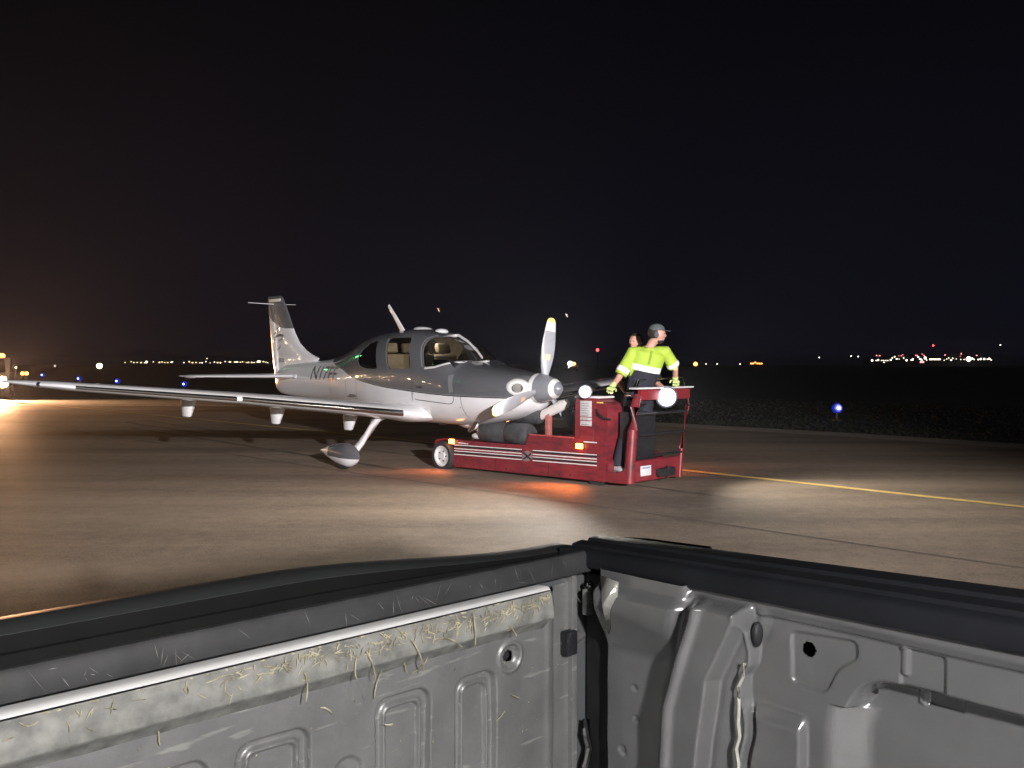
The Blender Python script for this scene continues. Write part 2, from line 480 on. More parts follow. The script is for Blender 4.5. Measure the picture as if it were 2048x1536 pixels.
def grow(poly, d):
    cx = sum(p[0] for p in poly) / len(poly); cz = sum(p[1] for p in poly) / len(poly)
    out = []
    for x, z in poly:
        v = Vector((x - cx, z - cz)); v = v + v.normalized() * d; out.append((cx + v.x, cz + v.y))
    return out


def pane(name, poly, sides, label=None):
    g_ = grow(poly, 0.035)
    src = fuse_bm(); src.normal_update()
    kill = []
    for f in src.faces:
        c = f.calc_center_median()
        if len(f.verts) > 4 or not inside(c.x, c.z, g_) or (sides and c.y * sides < 0): kill.append(f)
    bmesh.ops.delete(src, geom=kill, context='FACES')
    for v in src.verts:
        ctr = Vector((v.co.x, 0, 1.2)); v.co = v.co + (ctr - v.co).normalized() * 0.012
    o = obj(name, src, m_glass, ac)
    if label: o['label'] = label
    return o


pane('windscreen', WIN['shield'], 0)
for s in (-1, 1):
    pane('cabin_window', WIN['rear'], s); pane('cabin_window', WIN['mid'], s); pane('door_window', WIN['door'], s)


def surf_strip(name, pts, w, m, side=-1, off=0.003, parent=ac):
    """thin strip following the fuselage side through (x,z) points"""
    bm = bmesh.new(); A = []; Bv = []
    P = []
    for i in range(len(pts) - 1):
        for k in range(8):
            tt = k / 8; P.append(Vector((pts[i][0] * (1 - tt) + pts[i + 1][0] * tt, pts[i][1] * (1 - tt) + pts[i + 1][1] * tt)))
    P.append(Vector(pts[-1]))
    for i, p in enumerate(P):
        d = (P[min(i + 1, len(P) - 1)] - P[max(i - 1, 0)]).normalized(); n = Vector((-d.y, d.x)) * w / 2
        for q, L in ((p + n, A), (p - n, Bv)):
            L.append(bm.verts.new((q.x, side * (surf_y(q.x, q.y) + off), q.y)))
    for i in range(len(P) - 1): bm.faces.new((A[i], Bv[i], Bv[i + 1], A[i + 1]))
    return obj(name, bm, m, parent)


# door outline, cowling joint, pale door frame round the front window
surf_strip('door_seam', rounded([(-2.42, 1.02), (-1.50, 0.98), (-1.46, 1.5), (-1.66, 1.62)], 0.12)[3:-3], 0.010, m_seam)
surf_strip('door_seam', [(-2.42, 1.0), (-2.44, 1.4), (-2.42, 1.94)], 0.010, m_seam)
surf_strip('cowling_seam', [(-1.36, 0.80), (-1.36, 1.2), (-1.34, 1.5)], 0.008, m_seam)
surf_strip('cowling_seam', [(-1.34, 1.16), (-0.95, 1.165), (-0.50, 1.20)], 0.007, m_seam)
fr_pts = [(-2.204, 1.485), (-2.36, 1.80), (-2.37, 1.90), (-2.30, 1.955), (-2.116, 1.958), (-1.90, 1.865), (-1.70, 1.735), (-1.57, 1.625)]
surf_strip('door_frame', fr_pts[:4], 0.020, mat('door_frame_grey', (.24, .24, .25), .35, coat=.3, noise=.04), off=0.004)
surf_strip('pillar_trim', fr_pts[3:], 0.038, m_frame, off=0.004)
surf_strip('windscreen_trim', [(-2.16, 1.472), (-1.936, 1.492), (-1.732, 1.55), (-1.54, 1.583), (-1.42, 1.583)], 0.024, m_frame, off=0.004)
surf_strip('data_panel', [(-1.545, 1.15), (-1.60, 1.39)], 0.085, mat('panel_patch', (0.17, 0.17, 0.18), 0.35, noise=.05), off=0.003)
surf_strip('baggage_door_seam', [(-4.45, 0.98), (-4.45, 1.30), (-4.05, 1.30), (-4.05, 0.95), (-4.45, 0.98)], 0.007, m_seam)
surf_strip('door_handle', [(-2.32, 1.20), (-2.18, 1.20)], 0.022, mat('handle_black', (.03, .03, .03), .4, noise=.1), off=.008)
surf_strip('tail_seam', [(-5.15, 0.82), (-5.15, 1.20), (-5.15, 1.58)], 0.005, m_seam)
surf_strip('cowling_seam', [(-0.62, 0.92), (-0.62, 1.15), (-0.62, 1.38)], 0.005, m_seam)
for xx, zz in ((-2.40, 1.10), (-2.40, 1.40), (-1.40, 0.95), (-1.40, 1.1), (-1.40, 1.25), (-1.40, 1.4), (-0.9, 1.19), (-1.1, 1.18), (-0.7, 1.2)):
    BALL('fastener', (xx, -surf_y(xx, zz), zz), .008, m_seam, ac, 8, 6)
# lettering along the tail cone
def text_mesh(txt, size, shear=0.0):
    cu = bpy.data.curves.new('txt', 'FONT'); cu.body = txt; cu.size = size; cu.shear = shear; cu.offset = size * 0.012
    o = bpy.data.objects.new('txt', cu); COL.objects.link(o)
    dg = bpy.context.evaluated_depsgraph_get(); dg.update()
    me = bpy.data.meshes.new_from_object(o.evaluated_get(dg)); bpy.data.objects.remove(o)
    bm = bmesh.new(); bm.from_mesh(me); bmesh.ops.triangulate(bm, faces=bm.faces[:])
    for _ in range(2): bmesh.ops.subdivide_edges(bm, edges=[e for e in bm.edges if e.calc_length() > size * .2], cuts=1)
    return bm


bm = text_mesh('N17EE', 0.31, 0.18)
mx = max(v.co.x for v in bm.verts); mxy = max(v.co.y for v in bm.verts)
for v in bm.verts:
    x = -5.98 + v.co.x / mx * 1.18; z = 1.215 + v.co.y / mxy * 0.235
    v.co = Vector((x, -(surf_y(x, z) + 0.004), z))
obj('registration_letters', bm, m_letter, ac, smooth=False)

# ---- wings
def foil(n=15):
    """closed loop, upper trailing edge -> leading edge -> lower trailing edge; (chord fraction, thickness fraction)"""
    xs_ = [0.5 * (1 - math.cos(PI * k / n)) for k in range(n + 1)]
    def th(x): return 5 * (0.2969 * math.sqrt(x) - .126 * x - .3516 * x * x + .2843 * x**3 - .1015 * x**4)
    up = [(x, th(x) * 1.12) for x in xs_[::-1]]; lo = [(x, -th(x) * 0.88) for x in xs_[1:]]
    return up + lo


FO = foil()


def lift_bm(secs, vertical=False, fo=FO, cap=True):
    """secs: span, leading edge x, chord, height, thickness (metres)"""
    bm = bmesh.new(); rings = []
    for s, le, ch, h, th in secs:
        ring = []
        for cx, ct in fo:
            x = le - cx * ch; o = ct * th
            ring.append(bm.verts.new((x, o + h, s) if vertical else (x, s, h + o)))
        rings.append(ring)
    n = len(fo); m_ = n if cap else n - 1
    for a, b in zip(rings, rings[1:]):
        for k in range(m_): bm.faces.new((a[k], a[(k + 1) % n], b[(k + 1) % n], b[k]))
    if cap:
        bm.faces.new(rings[0]); bm.faces.new(rings[-1][::-1])
    return bm


WSEC = [(0.30, -2.05, 1.80, 0.80, 0.30), (0.60, -2.14, 1.68, 0.795, 0.275), (0.70, -2.20, 1.60, 0.803, 0.255), (0.80, -2.29, 1.48, 0.815, 0.235), (1.0, -2.32, 1.43, 0.84, 0.225),
        (3.27, -2.47, 1.14, 1.085, 0.155), (3.30, -2.43, 1.18, 1.085, 0.155), (5.22, -2.61, 0.86, 1.262, 0.105), (5.38, -2.66, 0.79, 1.28, 0.095), (5.52, -2.76, 0.68, 1.292, 0.08),
        (5.64, -2.88, 0.54, 1.304, 0.065), (5.74, -3.02, 0.38, 1.315, 0.045), (5.80, -3.14, 0.24, 1.322, 0.03), (5.83, -3.22, 0.14, 1.326, 0.015)]
for s in (-1, 1):
    secs = [(y * s, *r) for y, *r in WSEC]
    w = obj('wing', lift_bm(secs), m_white, ac, angle=30)
    n0 = len(FO) // 2
    def _th(x): return 5 * (0.2969 * math.sqrt(x) - .126 * x - .3516 * x * x + .2843 * x**3)
    cap_f = [(x, _th(x) * 1.12) for x in (.016, .010, .006, .003, .001)] + [(0, 0)] + [(x, -_th(x) * .88) for x in (.001, .003, .006, .010, .016)]
    def offs(fo, d):
        return fo
    for (ya, yb) in ((0.86, 3.24), (3.33, 5.2)):
        ss = []
        for k in range(9):
            y = ya + (yb - ya) * k / 8
            for i in range(len(WSEC) - 1):
                if WSEC[i][0] <= y <= WSEC[i + 1][0]:
                    f = (y - WSEC[i][0]) / (WSEC[i + 1][0] - WSEC[i][0])
                    v = [WSEC[i][q] * (1 - f) + WSEC[i + 1][q] * f for q in range(1, 5)]
            ss.append((y * s, v[0] + 0.005, v[1] + 0.005, v[2], v[3] * 1.03 + 0.004))
        obj('deice_panel', lift_bm(ss, fo=cap_f, cap=False), m_ti, w, angle=80)
    # aileron and flap gap lines
    for (ya, yb) in ((0.9, 3.1), (3.16, 5.1)):
        def wing_at(y):
            for i in range(len(WSEC) - 1):
                if WSEC[i][0] <= y <= WSEC[i + 1][0]:
                    f = (y - WSEC[i][0]) / (WSEC[i + 1][0] - WSEC[i][0])
                    return [WSEC[i][q] * (1 - f) + WSEC[i + 1][q] * f for q in range(1, 5)]
        bm = bmesh.new()
        P = []
        for k in range(12):
            y = ya + (yb - ya) * k / 11; le, ch, z, th = wing_at(y)
            P.append((le - ch * 0.74, y * s, z + 0.5 * th * 0.56 * 1.12 + 0.012))
        tube(bm, P, [(0.006, 0.003)] * len(P), 6)
        obj('flap_gap', bm, m_seam, w)
    # tip lamp cover
    LATHE('navigation_light', [(0.001, 0.03), (0.02, 0.02), (0.028, 0), (0.02, -0.03)], (-2.80, 5.535 * s, 1.297), (0.6, 0.6 * s, 0), m_chrome, w, 12)
    # hinge fairings under the wing
    for (y, z0, z1) in ((3.46, 1.00, 0.806), (2.145, 0.862, 0.652), (0.92, 0.705, 0.505)):
        le, ch, zz, th = wing_at(y)
        bm = bmesh.new()
        top = [(0.17, 0.075), (0.10, 0.05)]
        for q, (hx, hy, z, dx) in enumerate([(0.17, 0.085, z0 + 0.03, 0), (0.165, 0.083, z0, 0), (0.10, 0.055, z1 + 0.012, -0.05), (0.088, 0.045, z1, -0.05)]):
            r_ = [bm.verts.new((-3.60 + dx + hx * math.cos(2 * PI * k / 14), (y + 0) * s + hy * math.sin(2 * PI * k / 14) * 1.0, z)) for k in range(14)]
            if q == 0: bm.faces.new(r_)
            else:
                for k in range(14): bm.faces.new((pr[k], pr[(k + 1) % 14], r_[(k + 1) % 14], r_[k]))
            pr = r_
        bm.faces.new(pr[::-1])
        obj('hinge_fairing', bm, m_white, w)

# ---- tail surfaces
FF = foil(12)
FIN = [(1.30, -6.20, 1.36, 0, 0.11), (1.50, -6.15, 1.44, 0, 0.11), (1.585, -6.05, 1.57, 0, 0.10), (1.64, -6.28, 1.37, 0, 0.10), (1.72, -6.50, 1.17, 0, 0.10), (1.85, -6.74, 0.96, 0, 0.098), (2.05, -6.93, 0.81, 0, 0.09),
       (2.32, -7.10, 0.70, 0, 0.078), (2.60, -7.29, 0.56, 0, 0.065), (2.66, -7.34, 0.535, 0, 0.06)]
m_finp = mat('fin_paint', (0.74, 0.73, 0.74), 0.22, coat=0.6)
nt = m_finp.node_tree; b = nt.nodes['Principled BSDF']
t = N(m_finp, 'ShaderNodeTexCoord'); sp = N(m_finp, 'ShaderNodeSeparateXYZ'); nt.links.new(t.outputs['Object'], sp.inputs[0])
# grey cap bounded by a concave curve: z > 2.28 + 0.75*(max(0,-7.12-x))^1.6
a1 = N(m_finp, 'ShaderNodeMath'); a1.operation = 'MULTIPLY_ADD'; a1.inputs[1].default_value = -1; a1.inputs[2].default_value = -7.12
nt.links.new(sp.outputs['X'], a1.inputs[0])
a2 = N(m_finp, 'ShaderNodeMath'); a2.operation = 'MAXIMUM'; a2.inputs[1].default_value = 0.0; nt.links.new(a1.outputs[0], a2.inputs[0])
a3 = N(m_finp, 'ShaderNodeMath'); a3.operation = 'POWER'; a3.inputs[1].default_value = 2.2; nt.links.new(a2.outputs[0], a3.inputs[0])
a4 = N(m_finp, 'ShaderNodeMath'); a4.operation = 'MULTIPLY_ADD'; a4.inputs[1].default_value = 0.42; a4.inputs[2].default_value = 2.13; nt.links.new(a3.outputs[0], a4.inputs[0])
a5 = N(m_finp, 'ShaderNodeMath'); a5.operation = 'GREATER_THAN'; nt.links.new(sp.outputs['Z'], a5.inputs[0]); nt.links.new(a4.outputs[0], a5.inputs[1])
mxr = N(m_finp, 'ShaderNodeMix'); mxr.data_type = 'RGBA'; mxr.inputs[6].default_value = (0.74, 0.73, 0.74, 1); mxr.inputs[7].default_value = (0.125, 0.12, 0.13, 1)
nt.links.new(a5.outputs[0], mxr.inputs[0]); nt.links.new(mxr.outputs[2], b.inputs['Base Color'])
obj('fin', lift_bm(FIN, True, FF), m_finp, ac, angle=30)
RUD = [(1.00, -7.50, 0.13, 0, 0.07), (1.18, -7.52, 0.16, 0, 0.07), (1.76, -7.56, 0.26, 0, 0.07), (2.33, -7.69, 0.225, 0, 0.055), (2.66, -7.80, 0.18, 0, 0.045)]
obj('rudder', lift_bm(RUD, True, FF), m_finp, ac, angle=30)
bm = lift_bm([(2.665, -7.34, 0.645, 0, 0.062), (2.72, -7.38, 0.60, 0, 0.055), (2.755, -7.47, 0.48, 0, 0.03)], True, FF)
obj('fin_tip_cap', bm, m_grey, ac)
B('tip_light', (-7.86, -0.040, 2.645), (-7.42, -0.028, 2.70), mat('pale_plastic', (0.8, 0.76, 0.62), 0.3, noise=.05), ac, 0.005)
for s in (-1, 1):
    T('whisker_antenna', [(-7.70, 0.02 * s, 2.60), (-7.80, 0.5 * s, 2.615)], [0.008, 0.005], m_white, ac, 8)
# emblem on the fin: brush-like swirl
def brush(name, pts, ws, m, y=-0.056):
    bm = bmesh.new(); A = []; Bv = []
    P = [Vector(p) for p in pts]
    for i, p in enumerate(P):
        d = (P[min(i + 1, len(P) - 1)] - P[max(i - 1, 0)]).normalized(); n = Vector((-d.y, d.x)) * ws[i] / 2
        A.append(bm.verts.new((p.x + n.x, y, p.y + n.y))); Bv.append(bm.verts.new((p.x - n.x, y, p.y - n.y)))
    for i in range(len(P) - 1): bm.faces.new((A[i], Bv[i], Bv[i + 1], A[i + 1]))
    return bm
def pxfin(u, v):  # fin drawing coordinates in metres
    return (-7.95 + (u - 537) * 0.0196, 2.75 - (v - 597) * 0.00985)
for pts, ws in [([(558, 660), (562, 659), (566, 654)], [.01, .03, .008]),
                ([(553, 671), (557, 667), (562, 664)], [.01, .035, .008]),
                ([(554, 678), (559, 674), (566, 672), (572, 674), (570, 679), (563, 683), (570, 686)], [.008, .035, .05, .045, .04, .04, .008]),
                ([(553, 682), (558, 680)], [.02, .008]), ([(560, 701), (565, 696), (568, 691)], [.02, .03, .01])]:
    obj('fin_emblem', brush('e', [pxfin(*p) for p in pts], ws, m_letter), m_letter, ac, smooth=False)
bm = text_mesh('SR22', 0.105, 0.0)
for v in bm.verts: v.co = Vector((-7.44 + v.co.x * 0.95, -0.060, 1.50 + v.co.y))
obj('model_lettering', bm, m_letter, ac, smooth=False)
STB = [(0.02, -6.62, 0.98, 1.245, 0.10), (0.14, -6.63, 0.95, 1.245, 0.10), (1.80, -6.93, 0.62, 1.25, 0.06), (1.90, -6.97, 0.56, 1.25, 0.055), (1.97, -7.06, 0.44, 1.25, 0.04), (1.995, -7.16, 0.30, 1.25, 0.015)]
for s in (-1, 1):
    st = obj('tailplane', lift_bm([(y * s, *r) for y, *r in STB], fo=FF), m_white, ac, angle=30)
    n0 = len(FF) // 2
    ss = [((0.2 + 1.55 * k / 4) * s, -6.64 - (0.2 + 1.55 * k / 4) * 0.168 + .004, 0.94 - 0.2 * (0.2 + 1.55 * k / 4), 1.2465, 0.105 - 0.022 * (0.2 + 1.55 * k / 4)) for k in range(5)]
    obj('deice_panel', lift_bm(ss, fo=FF[n0 - 2:n0 + 3], cap=False), m_ti, st, angle=80)
    BALL('root_fairing', (-6.62, 0.15 * s, 1.245), (0.10, 0.06, 0.05), m_white, st)
    LATHE('balance_horn', [(0.001, 0.42), (0.02, 0.38), (0.03, 0.2), (0.025, 0.0), (0.001, -0.1)], (-7.15, 1.985 * s, 1.25), (1, 0, 0), m_white, st, 10)

# ---- spinner and propeller
HUB = Vector((-0.33, 0, 1.238))
m_spin = mat('spinner_grey', (0.20, 0.21, 0.23), 0.18, coat=0.8, noise=.04, nscale=6)
SPP = [(0.195, -0.10), (0.197, -0.05), (0.192, 0.0), (0.178, 0.08), (0.152, 0.16), (0.118, 0.24), (0.078, 0.30), (0.035, 0.34), (0.002, 0.352)]
spn = LATHE('spinner', SPP, HUB, (1, 0, 0), m_spin, ac, 40)
m_band = mat('white_band', (0.75, 0.75, 0.72), 0.25, coat=.5, noise=.03)
LATHE('spinner_band', [(0.199, -0.098), (0.2005, -0.05), (0.197, -0.02)], HUB, (1, 0, 0), m_band, spn, 40, caps=False)
LATHE('spinner_band', [(0.131, 0.218), (0.106, 0.264), (0.092, 0.284)], HUB, (1, 0, 0), m_band, spn, 40, caps=False)
m_blade = mat('blade_grey', (0.34, 0.35, 0.37), 0.38, noise=.08, nscale=6)
m_tipy = mat('blade_tip_yellow', (0.78, 0.70, 0.22), 0.4, noise=.08, nscale=10)
m_tipw = mat('blade_tip_white', (0.66, 0.65, 0.62), 0.4, noise=.06, nscale=10)
m_lab = mat('orange_label', (0.78, 0.50, 0.33), 0.5, noise=.08, nscale=40)
prop = empty('propeller'); prop.parent = ac; prop.location = HUB
bsec = [(0.12, 0.055, 0.05, 38), (0.20, 0.070, 0.045, 32), (0.30, 0.095, 0.035, 25), (0.42, 0.122, 0.028, 17), (0.55, 0.136, 0.022, 11), (0.68, 0.134, 0.018, 6), (0.78, 0.124, 0.014, 2)]
def blade_bm(r0, r1, extra=0.0):
    bm = bmesh.new(); rs = [b_[0] for b_ in bsec] + [0.88, 0.94, 0.975, 0.99]
    cs = [b_[1] for b_ in bsec] + [0.110, 0.098, 0.075, 0.035]; ts = [b_[2] for b_ in bsec] + [.012, .010, .008, .005]
    an = [b_[3] for b_ in bsec] + [0, -1, -2, -2]
    R_ = sorted(set([r0, r1] + [r for r in rs if r0 < r < r1])); rings = []
    for r in R_:
        c = np.interp(r, rs, cs); th = np.interp(r, rs, ts) + extra; a = math.radians(np.interp(r, rs, an)) + 0.15
        ring = []
        for k in range(16):
            q = 2 * PI * k / 16; cx = math.cos(q) * (c + extra) * 0.72; tz = math.sin(q) * th * 0.6
            # chord lies in the disc (y) turned towards x by the pitch angle
            ring.append(bm.verts.new((math.sin(a) * cx + math.cos(a) * tz, math.cos(a) * cx - math.sin(a) * tz, r)))
        rings.append(ring)
    for A, Bv in zip(rings, rings[1:]):
        for k in range(16): bm.faces.new((A[k], A[(k + 1) % 16], Bv[(k + 1) % 16], Bv[k]))
    bm.faces.new(rings[0]); bm.faces.new(rings[-1][::-1])
    return bm
for ang in (-9, 108, 229):
    a = math.radians(ang)
    bl = obj('propeller_blade', blade_bm(0.12, 0.80), m_blade, prop); bl.rotation_euler = (a, 0, 0); bl.scale = (1, 1, .96)
    o = obj('white_tip_band', blade_bm(0.80, 0.93, 0.0006), m_tipw, bl)
    o = obj('yellow_tip', blade_bm(0.93, 0.99, 0.0006), m_tipy, bl)
    bm = bmesh.new()                                           # label sticker near mid blade
    for z0, z1 in ((0.395, 0.475),):
        for fx in (1, -1):
            av = math.radians(17) + 0.15
            q = []
            for c_, r in ((-.035, z0), (.035, z0), (.035, z1), (-.035, z1)):
                q.append(bm.verts.new((math.sin(av) * c_ + fx * math.cos(av) * 0.024, math.cos(av) * c_ - fx * math.sin(av) * 0.024, r)))
            bm.faces.new(q)
    obj('label_sticker', bm, m_lab, bl, smooth=False)
# inlet lips
for s in (-1, 1):
    bm = bmesh.new(); lathe(bm, [(.056, -.02), (.060, .010), (.072, .022), (.095, .012), (.125, -.025), (.135, -.06)], (0, 0, 0), (1, 0, 0), 36, caps=False)
    Mx = Matrix.Translation((-0.470, 0.350 * s, 1.238)) @ Matrix.Rotation(math.radians(48) * s, 4, 'Z') @ Matrix.Diagonal((1.25, 1.25, 0.95, 1))
    for v in bm.verts: v.co = Mx @ v.co
    obj('inlet_lip', bm, m_band, ac, recalc=False)
    LATHE('inlet_duct', [(0.09, 0.0), (0.085, -0.2), (0.001, -0.21)], (-0.49, 0.325 * s, 1.235), (1, .9 * s, 0), m_black, ac, 20, caps=False)
    LATHE('inlet_plug', [(0.062, -0.02), (0.06, 0.02), (0.035, 0.04), (0.001, 0.045)], (-0.485, 0.335 * s, 1.238), (1, .9 * s, 0), mat('inlet_plug_foam', (.20, .19, .17), .8, noise=.1), ac, 20, caps=False)
# ---- cabin interior
B('cabin_floor', (-4.3, -0.5, 0.98), (-1.6, 0.5, 1.02), m_int, ac)
bm = bmesh.new(); prism(bm, [(-1.62, 1.05), (-1.62, 1.55), (-1.78, 1.60), (-2.10, 1.60), (-2.14, 1.50), (-2.02, 1.40), (-1.98, 1.05)], -0.48, 0.48)
obj('instrument_panel', bm, m_black, ac)
def seat(x, y):
    s_ = empty('cabin_seat', (x, y, 1.04)); s_.parent = ac
    B('seat_cushion', (-0.05, -0.22, 0.05), (0.45, 0.22, 0.22), m_seat, s_, 0.05)
    bm = bmesh.new(); M = Matrix.Rotation(math.radians(-14), 4, 'Y')
    box(bm, (-0.10, -0.22, 0.12), (0.02, 0.22, 0.66), 0.05, 3, M=M); obj('seat_back', bm, m_seat, s_)
    bm = bmesh.new(); box(bm, (-0.09, -0.13, 0.68), (0.0, 0.13, 0.84), 0.035, 3, M=M); obj('headrest', bm, m_seat, s_)
for x, y in ((-2.48, -0.27), (-2.62, 0.27), (-3.28, -0.26), (-3.50, 0.26)): seat(x, y)
T('seat_belt', [(-2.62, -0.45, 1.80), (-2.55, -0.40, 1.55), (-2.40, -0.10, 1.25)], [(0.022, 0.003)] * 3, m_black, ac, 6)
LATHE('cabin_fill_disc', [(.05, 0), (.05, -.012), (.03, -.02), (.001, -.022)], (-2.85, 0, 2.00), (0, 0, 1), glow('cabin_fill_glow', (1.0, .86, .66), 3.0), ac, 14)  # glowing disc added under the roof to brighten the seats
dl = lamp_obj('cabin_fill_light', 'POINT', (-2.85, 0, 1.93), 4.5, (1.0, .88, .70), shadow_soft_size=.05); dl.parent = ac  # added point light filling the cabin
# ---- antennas on the roof
for x, r, z in ((-2.99, 0.15, 2.058), (-2.53, 0.105, 2.022)):
    LATHE('antenna_dome', [(r, -0.012), (r, 0.004), (r * .8, 0.026), (r * .4, 0.038), (0.001, 0.042)], (x, 0, z), (0.05, 0, 1), m_white, ac, 24)
bm = bmesh.new(); tube(bm, [(-3.50, 0, 2.01), (-3.72, 0, 2.25), (-3.92, 0, 2.455)], [(0.055, 0.012), (0.042, 0.010), (0.030, 0.006)], 12, up=Vector((0, 1, 0)))
for v in bm.verts: pass
obj('blade_antenna', bm, m_white, ac)
BALL('antenna_bump', (-4.30, 0.0, 1.925), (0.07, 0.03, 0.02), m_white, ac)
# ---- main gear
def surf_tear(name, c, L0, L1, hw, hz, m, parent, zlo=None, squash=1.0, n=26):
    """streamlined fairing from x=c.x+L1 (nose) to x=c.x-L0 (tail)"""
    bm = bmesh.new(); pts = []; rad = []
    for k in range(n):
        t = k / (n - 1); x = c[0] + L1 - (L0 + L1) * t
        f = (math.sqrt(min(1, t / 0.28)) if t < 0.28 else 1) if t < 0.28 else (1 - ((t - 0.28) / 0.72) ** 1.8)
        f = math.sin(min(t / 0.30, 1) * PI / 2) ** 0.7 if t < 0.30 else max(0, 1 - ((t - 0.30) / 0.70) ** 1.7)
        pts.append((x, c[1], c[2] + (t - 0.3) * 0.02 * (t > .3))); rad.append((max(hw * f, .004), max(hz * f, .004)))
    tube(bm, pts, rad, 20); return bm
m_pant = mat('wheel_fairing_paint', (0.74, 0.73, 0.74), 0.22, coat=.6)
nt = m_pant.node_tree; b = nt.nodes['Principled BSDF']
t = N(m_pant, 'ShaderNodeTexCoord'); sp = N(m_pant, 'ShaderNodeSeparateXYZ'); nt.links.new(t.outputs['Object'], sp.inputs[0])
q1 = N(m_pant, 'ShaderNodeMath'); q1.operation = 'GREATER_THAN'; q1.inputs[1].default_value = 0.185; nt.links.new(sp.outputs['Z'], q1.inputs[0])
q2 = N(m_pant, 'ShaderNodeMath'); q2.operation = 'GREATER_THAN'; q2.inputs[1].default_value = -3.26; nt.links.new(sp.outputs['X'], q2.inputs[0])
q3 = N(m_pant, 'ShaderNodeMath'); q3.operation = 'MULTIPLY'; nt.links.new(q1.outputs[0], q3.inputs[0]); nt.links.new(q2.outputs[0], q3.inputs[1])
q4 = N(m_pant, 'ShaderNodeMix'); q4.data_type = 'RGBA'; q4.inputs[6].default_value = (0.74, 0.73, 0.74, 1); q4.inputs[7].default_value = (0.10, 0.10, 0.11, 1)
nt.links.new(q3.outputs[0], q4.inputs[0]); nt.links.new(q4.outputs[2], b.inputs['Base Color'])
for s in (-1, 1):
    y = 1.463 * s
    T('gear_leg', [(-2.92, 0.75 * s, 0.78), (-2.90, 0.92 * s, 0.70), (-2.82, 1.08 * s, 0.56), (-2.74, 1.30 * s, 0.38), (-2.74, 1.42 * s, 0.27)],
      [(0.20, 0.07), (0.15, 0.055), (0.105, 0.048), (0.088, 0.045), (0.095, 0.05)], m_white, ac, 14, up=Vector((0, 1, 0.4)))
    wf = obj('wheel_fairing', surf_tear('w', (-2.90, y, 0.225), 0.66, 0.40, 0.115, 0.17, m_pant, ac), m_pant, ac)
    wh = LATHE('main_wheel', [(0.05, -0.06), (0.13, -0.06), (0.175, -0.045), (0.19, 0), (0.175, 0.045), (0.13, 0.06), (0.05, 0.06)], (-2.90, y, 0.20), (0, 1, 0), m_rubber, ac, 28)
# ---- nose gear, sitting in the tug's cradle
T('nose_gear_leg', [(-1.45, 0, 0.78), (-1.15, 0, 0.62), (-0.98, 0, 0.54)], [(0.05, 0.06), (0.045, 0.05), (0.04, 0.04)], m_white, ac, 12)
obj('belly_fairing', surf_tear('b', (-1.80, 0, 0.655), 0.45, 0.50, 0.20, 0.075, m_white, ac), m_white, ac)
LATHE('nose_wheel', [(0.05, -0.055), (0.12, -0.055), (0.155, -0.045), (0.17, 0), (0.155, 0.045), (0.12, 0.055), (0.05, 0.055)], (-0.95, 0, 0.55), (0, 1, 0), m_rubber, ac, 26)
for yy in (-0.30, 0.30):
    T('exhaust_pipe', [(-1.35, yy, 0.76), (-1.42, yy, 0.66), (-1.50, yy, 0.60)], 0.028, m_chrome, ac, 12)
B('tie_down_ring', (-3.15, -2.62, 0.93), (-3.10, -2.60, 0.96), m_chrome, ac, 0.003)

# ================================================================== TUG
TO = Vector((-0.9912, 13.4526, 0.03)); TYAW = math.radians(-43.62)
tug = empty('aircraft_tug', TO, (0, 0, TYAW))
tag(tug, 'low red aircraft tug with striped side and open caged driver stand', 'tug')
m_red = mat('tug_red_paint', (0.19, 0.019, 0.028), 0.34, coat=0.35, noise=0.12, nscale=4, bump=0.05, bscale=30)
nt = m_red.node_tree; b = nt.nodes['Principled BSDF']
t = N(m_red, 'ShaderNodeTexCoord'); n_ = N(m_red, 'ShaderNodeTexNoise'); n_.inputs['Scale'].default_value = 3.5; n_.inputs['Detail'].default_value = 9; n_.inputs['Roughness'].default_value = .72
mpv = N(m_red, 'ShaderNodeMapping'); mpv.inputs['Scale'].default_value = (1, 1, 2.6); nt.links.new(t.outputs['Object'], mpv.inputs[0]); nt.links.new(mpv.outputs[0], n_.inputs['Vector'])
r_ = N(m_red, 'ShaderNodeValToRGB'); e0 = r_.color_ramp.elements; e0[0].position = .34; e0[0].color = (.075, .022, .022, 1); e0[1].position = .50; e0[1].color = (.19, .019, .028, 1)
e1 = e0.new(.68); e1.color = (.24, .035, .04, 1); e1 = e0.new(.74); e1.color = (.30, .16, .14, 1)
nt.links.new(n_.outputs[0], r_.inputs[0]); nt.links.new(r_.outputs[0], b.inputs['Base Color'])
r2_ = N(m_red, 'ShaderNodeMapRange'); r2_.inputs[3].default_value = .55; r2_.inputs[4].default_value = .25; nt.links.new(n_.outputs[0], r2_.inputs[0]); nt.links.new(r2_.outputs[0], b.inputs['Roughness'])
m_dred = mat('tug_dark_red', (0.20, 0.014, 0.018), 0.4, coat=0.2, noise=0.15, nscale=6)
m_dark = mat('tug_black_steel', (0.018, 0.018, 0.020), 0.45, noise=0.3, nscale=15)
m_stw = mat('stripe_white', (0.66, 0.64, 0.62), 0.4, noise=.1, nscale=12)
m_rim = mat('white_rim', (0.62, 0.61, 0.60), 0.4, noise=.15, nscale=12)
W_ = 1.18
OFF = -0.03   # the tug's origin stands 0.03 above zero on the pavement
def tz(z): return z + OFF
